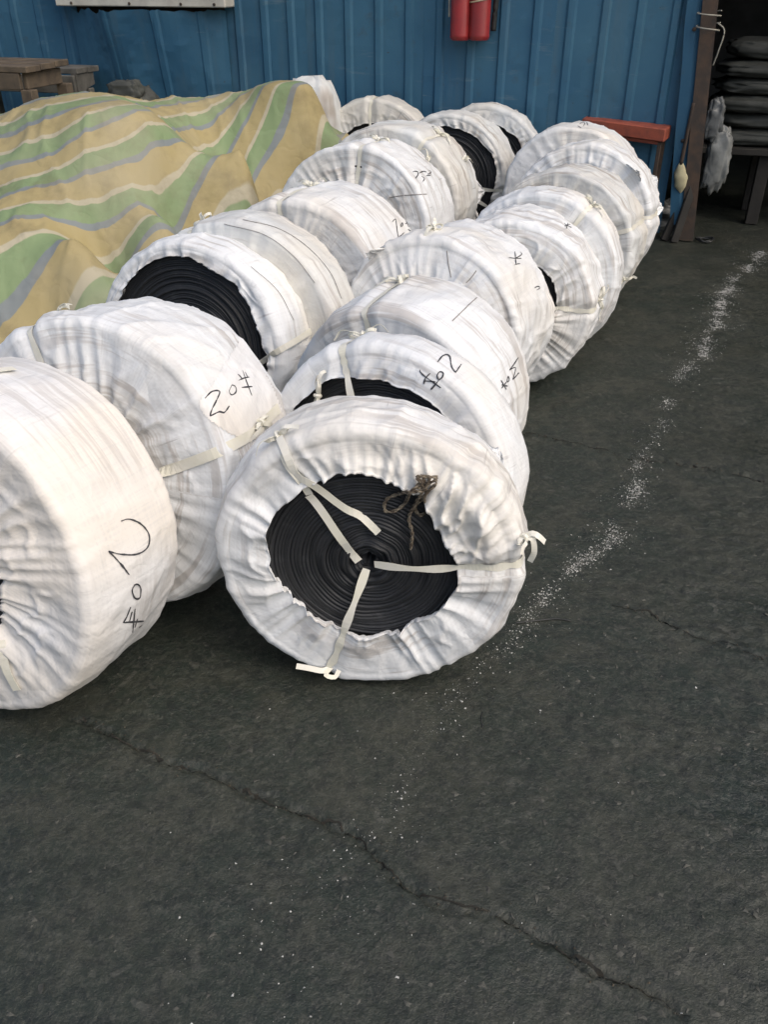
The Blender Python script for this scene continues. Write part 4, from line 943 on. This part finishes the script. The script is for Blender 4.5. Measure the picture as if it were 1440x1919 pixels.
def litter():
    crack_strips()
    rs = np.random.RandomState(5)
    trail = [(1432,470,1.6),(1400,505,1.6),(1360,540,2.6),(1347,570,2.4),(1350,600,2.0),(1330,640,2.6),(1310,670,1.2),(1270,710,.35),(1255,750,.7),(1242,790,.6),(1220,830,.3),(1195,870,.9),(1190,905,1.2),(1182,940,1.5),(1165,980,1.6),(1140,1010,1.3),(1100,1045,1.5),(1060,1080,1.4),(1020,1115,1.0),(985,1150,.9),(955,1185,.5),(900,1250,.16),(830,1320,.2),(790,1380,.14),(720,1525,.10),(690,1560,.08),(640,1610,.05),(560,1660,.04),(500,1740,.04),(455,1800,.12),(420,1860,.06),(400,1905,.12)]
    P = []; S = []
    for (x0, y0, d0), (x1, y1, d1) in zip(trail[:-1], trail[1:]):
        a, b = on_z(x0, y0)[:2], on_z(x1, y1)[:2]; L = np.linalg.norm(b - a); n = int(L * 8000 * (d0 + d1) / 2)
        t = rs.rand(n)[:, None]; c = a + (b - a) * t + rs.normal(0, .015, (n, 2)) * (1 + (rs.rand(n, 1) < .28) * 2.2)
        c += .03 * np.stack([noise3(c[:, 0] * 4, c[:, 1] * 4, 1.), noise3(c[:, 0] * 4, c[:, 1] * 4, 5.)], -1)
        keep = fbm(c[:, 0] * 7, c[:, 1] * 7, 3., 2) > rs.uniform(-.45, .40, n); P.append(c[keep])
    P = np.vstack(P); S = .0005 + .0034 * rs.rand(len(P)) ** 6.5; chips('white_powder', P, S, 'chips', .5, 1)
    n = 1500; px = np.stack([rs.uniform(300, 1440, n), rs.uniform(1150, 1919, n)], -1); w = rs.rand(n) < np.exp(-((px[:, 0] - (950 - (px[:, 1] - 1200) * .75)) / 190) ** 2) + .10
    P = np.array([on_z(*q)[:2] for q in px[w]]); chips('white_flecks', P, 0.0006 + .0036 * rs.rand(len(P)) ** 6, 'chips', .4, 2)
    n = 2600; px = np.stack([rs.uniform(0, 1440, n), rs.uniform(460, 1900, n)], -1); w = rs.rand(n) < smooth(600, 1350, px[:, 0]) * smooth(900, 1300, px[:, 1]) + .16
    P = np.array([on_z(*q)[:2] for q in px[w]]); chips('grey_flakes', P, .002 + .009 * rs.rand(len(P)) ** 2.5, 'flakes', .16, 3)
    P = []
    for C_ in (CRACK_A, CRACK_B, CRACK_C):
        for a, b in zip(C_[:-1], C_[1:]):
            m_ = int(np.linalg.norm(b - a) * 130); P.append(a + (b - a) * rs.rand(m_)[:, None] + rs.normal(0, .012, (m_, 2)))
    P = np.vstack(P); chips('brown_crumbs', P, .0012 + .003 * rs.rand(len(P)) ** 2, 'soil', .6, 4)
    def wire(px, r, name, label, mat, cat):
        pts = np.array([on_z(*p) for p in px]); pts[:, 2] = ground_h(pts[:, 0], pts[:, 1]) + r * 1.2; c = pts.mean(0); V, Q = tube_geo(catmull(pts - c, .006), r, 6)
        o = link(name, mesh_np(name, V, Q), None, M[mat]); o.location = c; tag(o, label, cat)
    wire([(966,1166),(990,1163),(1015,1160),(1045,1158),(1070,1161)], .0022, 'black_wire', 'thin black wire lying across the white powder trail', 'black_plastic', 'wire')
    wire([(905,1332),(903,1345),(906,1360)], .0013, 'wire_scrap', 'short curved wire scrap on the bare yard in front of the coils', 'black_plastic', 'wire')
    wire([(1128,590),(1136,587),(1144,588)], .004, 'wood_splinter', 'small orange brown splinter on the ground beside the outer row', 'wood', 'splinter')
litter()

# ------------------------------------------------------------------ patches, seams and loose cloth flaps on the covers
def in_poly(x, y, poly):
    c = False; j = len(poly) - 1
    for i in range(len(poly)):
        if (poly[i][1] > y) != (poly[j][1] > y) and x < (poly[j][0] - poly[i][0]) * (y - poly[i][1]) / (poly[j][1] - poly[i][1]) + poly[i][0]: c = not c
        j = i
    return c
def patch(rec, poly, mat, lift=.0016, step=3.0):
    poly = [tuple(p) for p in catmull(list(poly) + [poly[0]], 6)]
    xs = np.arange(min(p[0] for p in poly), max(p[0] for p in poly), step); ys = np.arange(min(p[1] for p in poly), max(p[1] for p in poly), step)
    idx = {}; V = []
    for i, x in enumerate(xs):
        for j, y in enumerate(ys):
            if in_poly(x, y, poly):
                h = cast(rec, x, y, False, lift)
                if h: idx[i, j] = len(V); V.append(h[0])
    Q = [(idx[i, j], idx[i + 1, j], idx[i + 1, j + 1], idx[i, j + 1]) for (i, j) in idx if (i + 1, j) in idx and (i + 1, j + 1) in idx and (i, j + 1) in idx]
    V = np.array(V); o = link('cloth_patch', mesh_np('cloth_patch', V - np.array(rec['root'].location), Q, True, V[:, :2] * 1.0), rec['cover'], M[mat]); o['label'] = 'cream cloth patch under the handwriting'
patch(L2, [(450,632),(492,690),(520,745),(534,800),(486,826),(425,812),(372,762),(398,716),(425,672)], 'cover_cream')
def seam(rec, px, w=.003):
    pp = catmull(px, 5) if len(px) > 2 else np.linspace(px[0], px[1], 10); hs = [cast(rec, *p, coil=False, lift=.001) for p in pp]; hs = [h for h in hs if h]
    if len(hs) > 3: put_ribbon(rec, 'seam', np.array([h[0] for h in hs]), np.array([h[1] for h in hs]), w, 'seam', .0007, rec['cover'])
M['seam'] = mat_simple('soiled_seam_thread', (.30, .28, .26), (.16, .155, .15), 60, .8, .2, .001)
seam(R3, [(915,540),(885,566),(848,602)]); seam(R4, [(838,470),(841,495),(846,520)]); seam(R4, [(893,507),(884,520),(874,530)]); seam(L4, [(455,412),(520,428),(575,462),(618,510),(640,560)]); seam(L4, [(420,420),(495,440),(550,480),(590,530)], .002)
seam(L3, [(470,500),(520,545),(550,600)], .002); seam(R2, [(690,762),(760,766),(830,770)], .003); seam(L6, [(730,370),(760,366),(800,364)], .004)
def flap(rec, ang, side, length, width, seed, curl=.6):
    """loose corner of cloth standing off the shoulder of the cover"""
    P3 = rec['P']; n = P3.shape[0]; i = int(math.radians(ang) / (2 * math.pi) * n) % n
    j = int(1 + rec['nf'] + rec['ns'] * .5) if side > 0 else int(P3.shape[1] - 2 - rec['nf'] - rec['ns'] * .5)
    nn = rnormal(rec, i, j); tg = P3[(i + 2) % n, j] - P3[i - 2, j]; tg /= np.linalg.norm(tg); ax = rec['a'] * side
    k, l = 14, 12; V = []
    for p in range(k):
        for q in range(l):
            a_, b_ = p / (k - 1) - .5, q / (l - 1)
            w_ = width * (1 - .75 * b_ ** 1.3); fold_ = .012 * math.sin(a_ * 19 + seed) * (.3 + b_)
            base = P3[int(i + a_ * width / (rec['R'] * 2 * math.pi) * n) % n, j] - nn * .004
            off = nn * (length * b_ * (1 - curl * .35 * b_)) + ax * (curl * length * .5 * b_ * b_) + tg * (a_ * (w_ - width) + .02 * b_ * math.sin(seed)) + ax * fold_
            V.append(base + off + nn * .008 * noise3(np.array([a_ * 4.]), b_ * 3 + seed, 2.)[0])
    V = np.array(V); V[:, 2] = np.maximum(V[:, 2], .004); Q = grid_quads(k, l)
    link('loose_flap', mesh_np('loose_flap', V - np.array(rec['root'].location), Q, True, V[:, :2]), rec['cover'], M['cover'])
for rec, ang, side, L_, W_, sd in ((R8, 30, -1, .07, .12, 1.), (R8, 12, -1, .05, .10, 2.), (R8, 48, 1, .04, .12, 5.), (L7, 8, -1, .06, .16, 3.), (L7, -14, -1, .05, .12, 4.), (R1, 38, -1, .035, .14, 6.), (R4, 128, 1, .04, .10, 7.), (R5, 120, 1, .04, .14, 8.), (L5, 105, -1, .03, .12, 9.), (L9, 70, -1, .03, .08, 10.), (R4, -22, -1, .05, .12, 11.)):
    flap(rec, ang, side, L_, W_, sd)
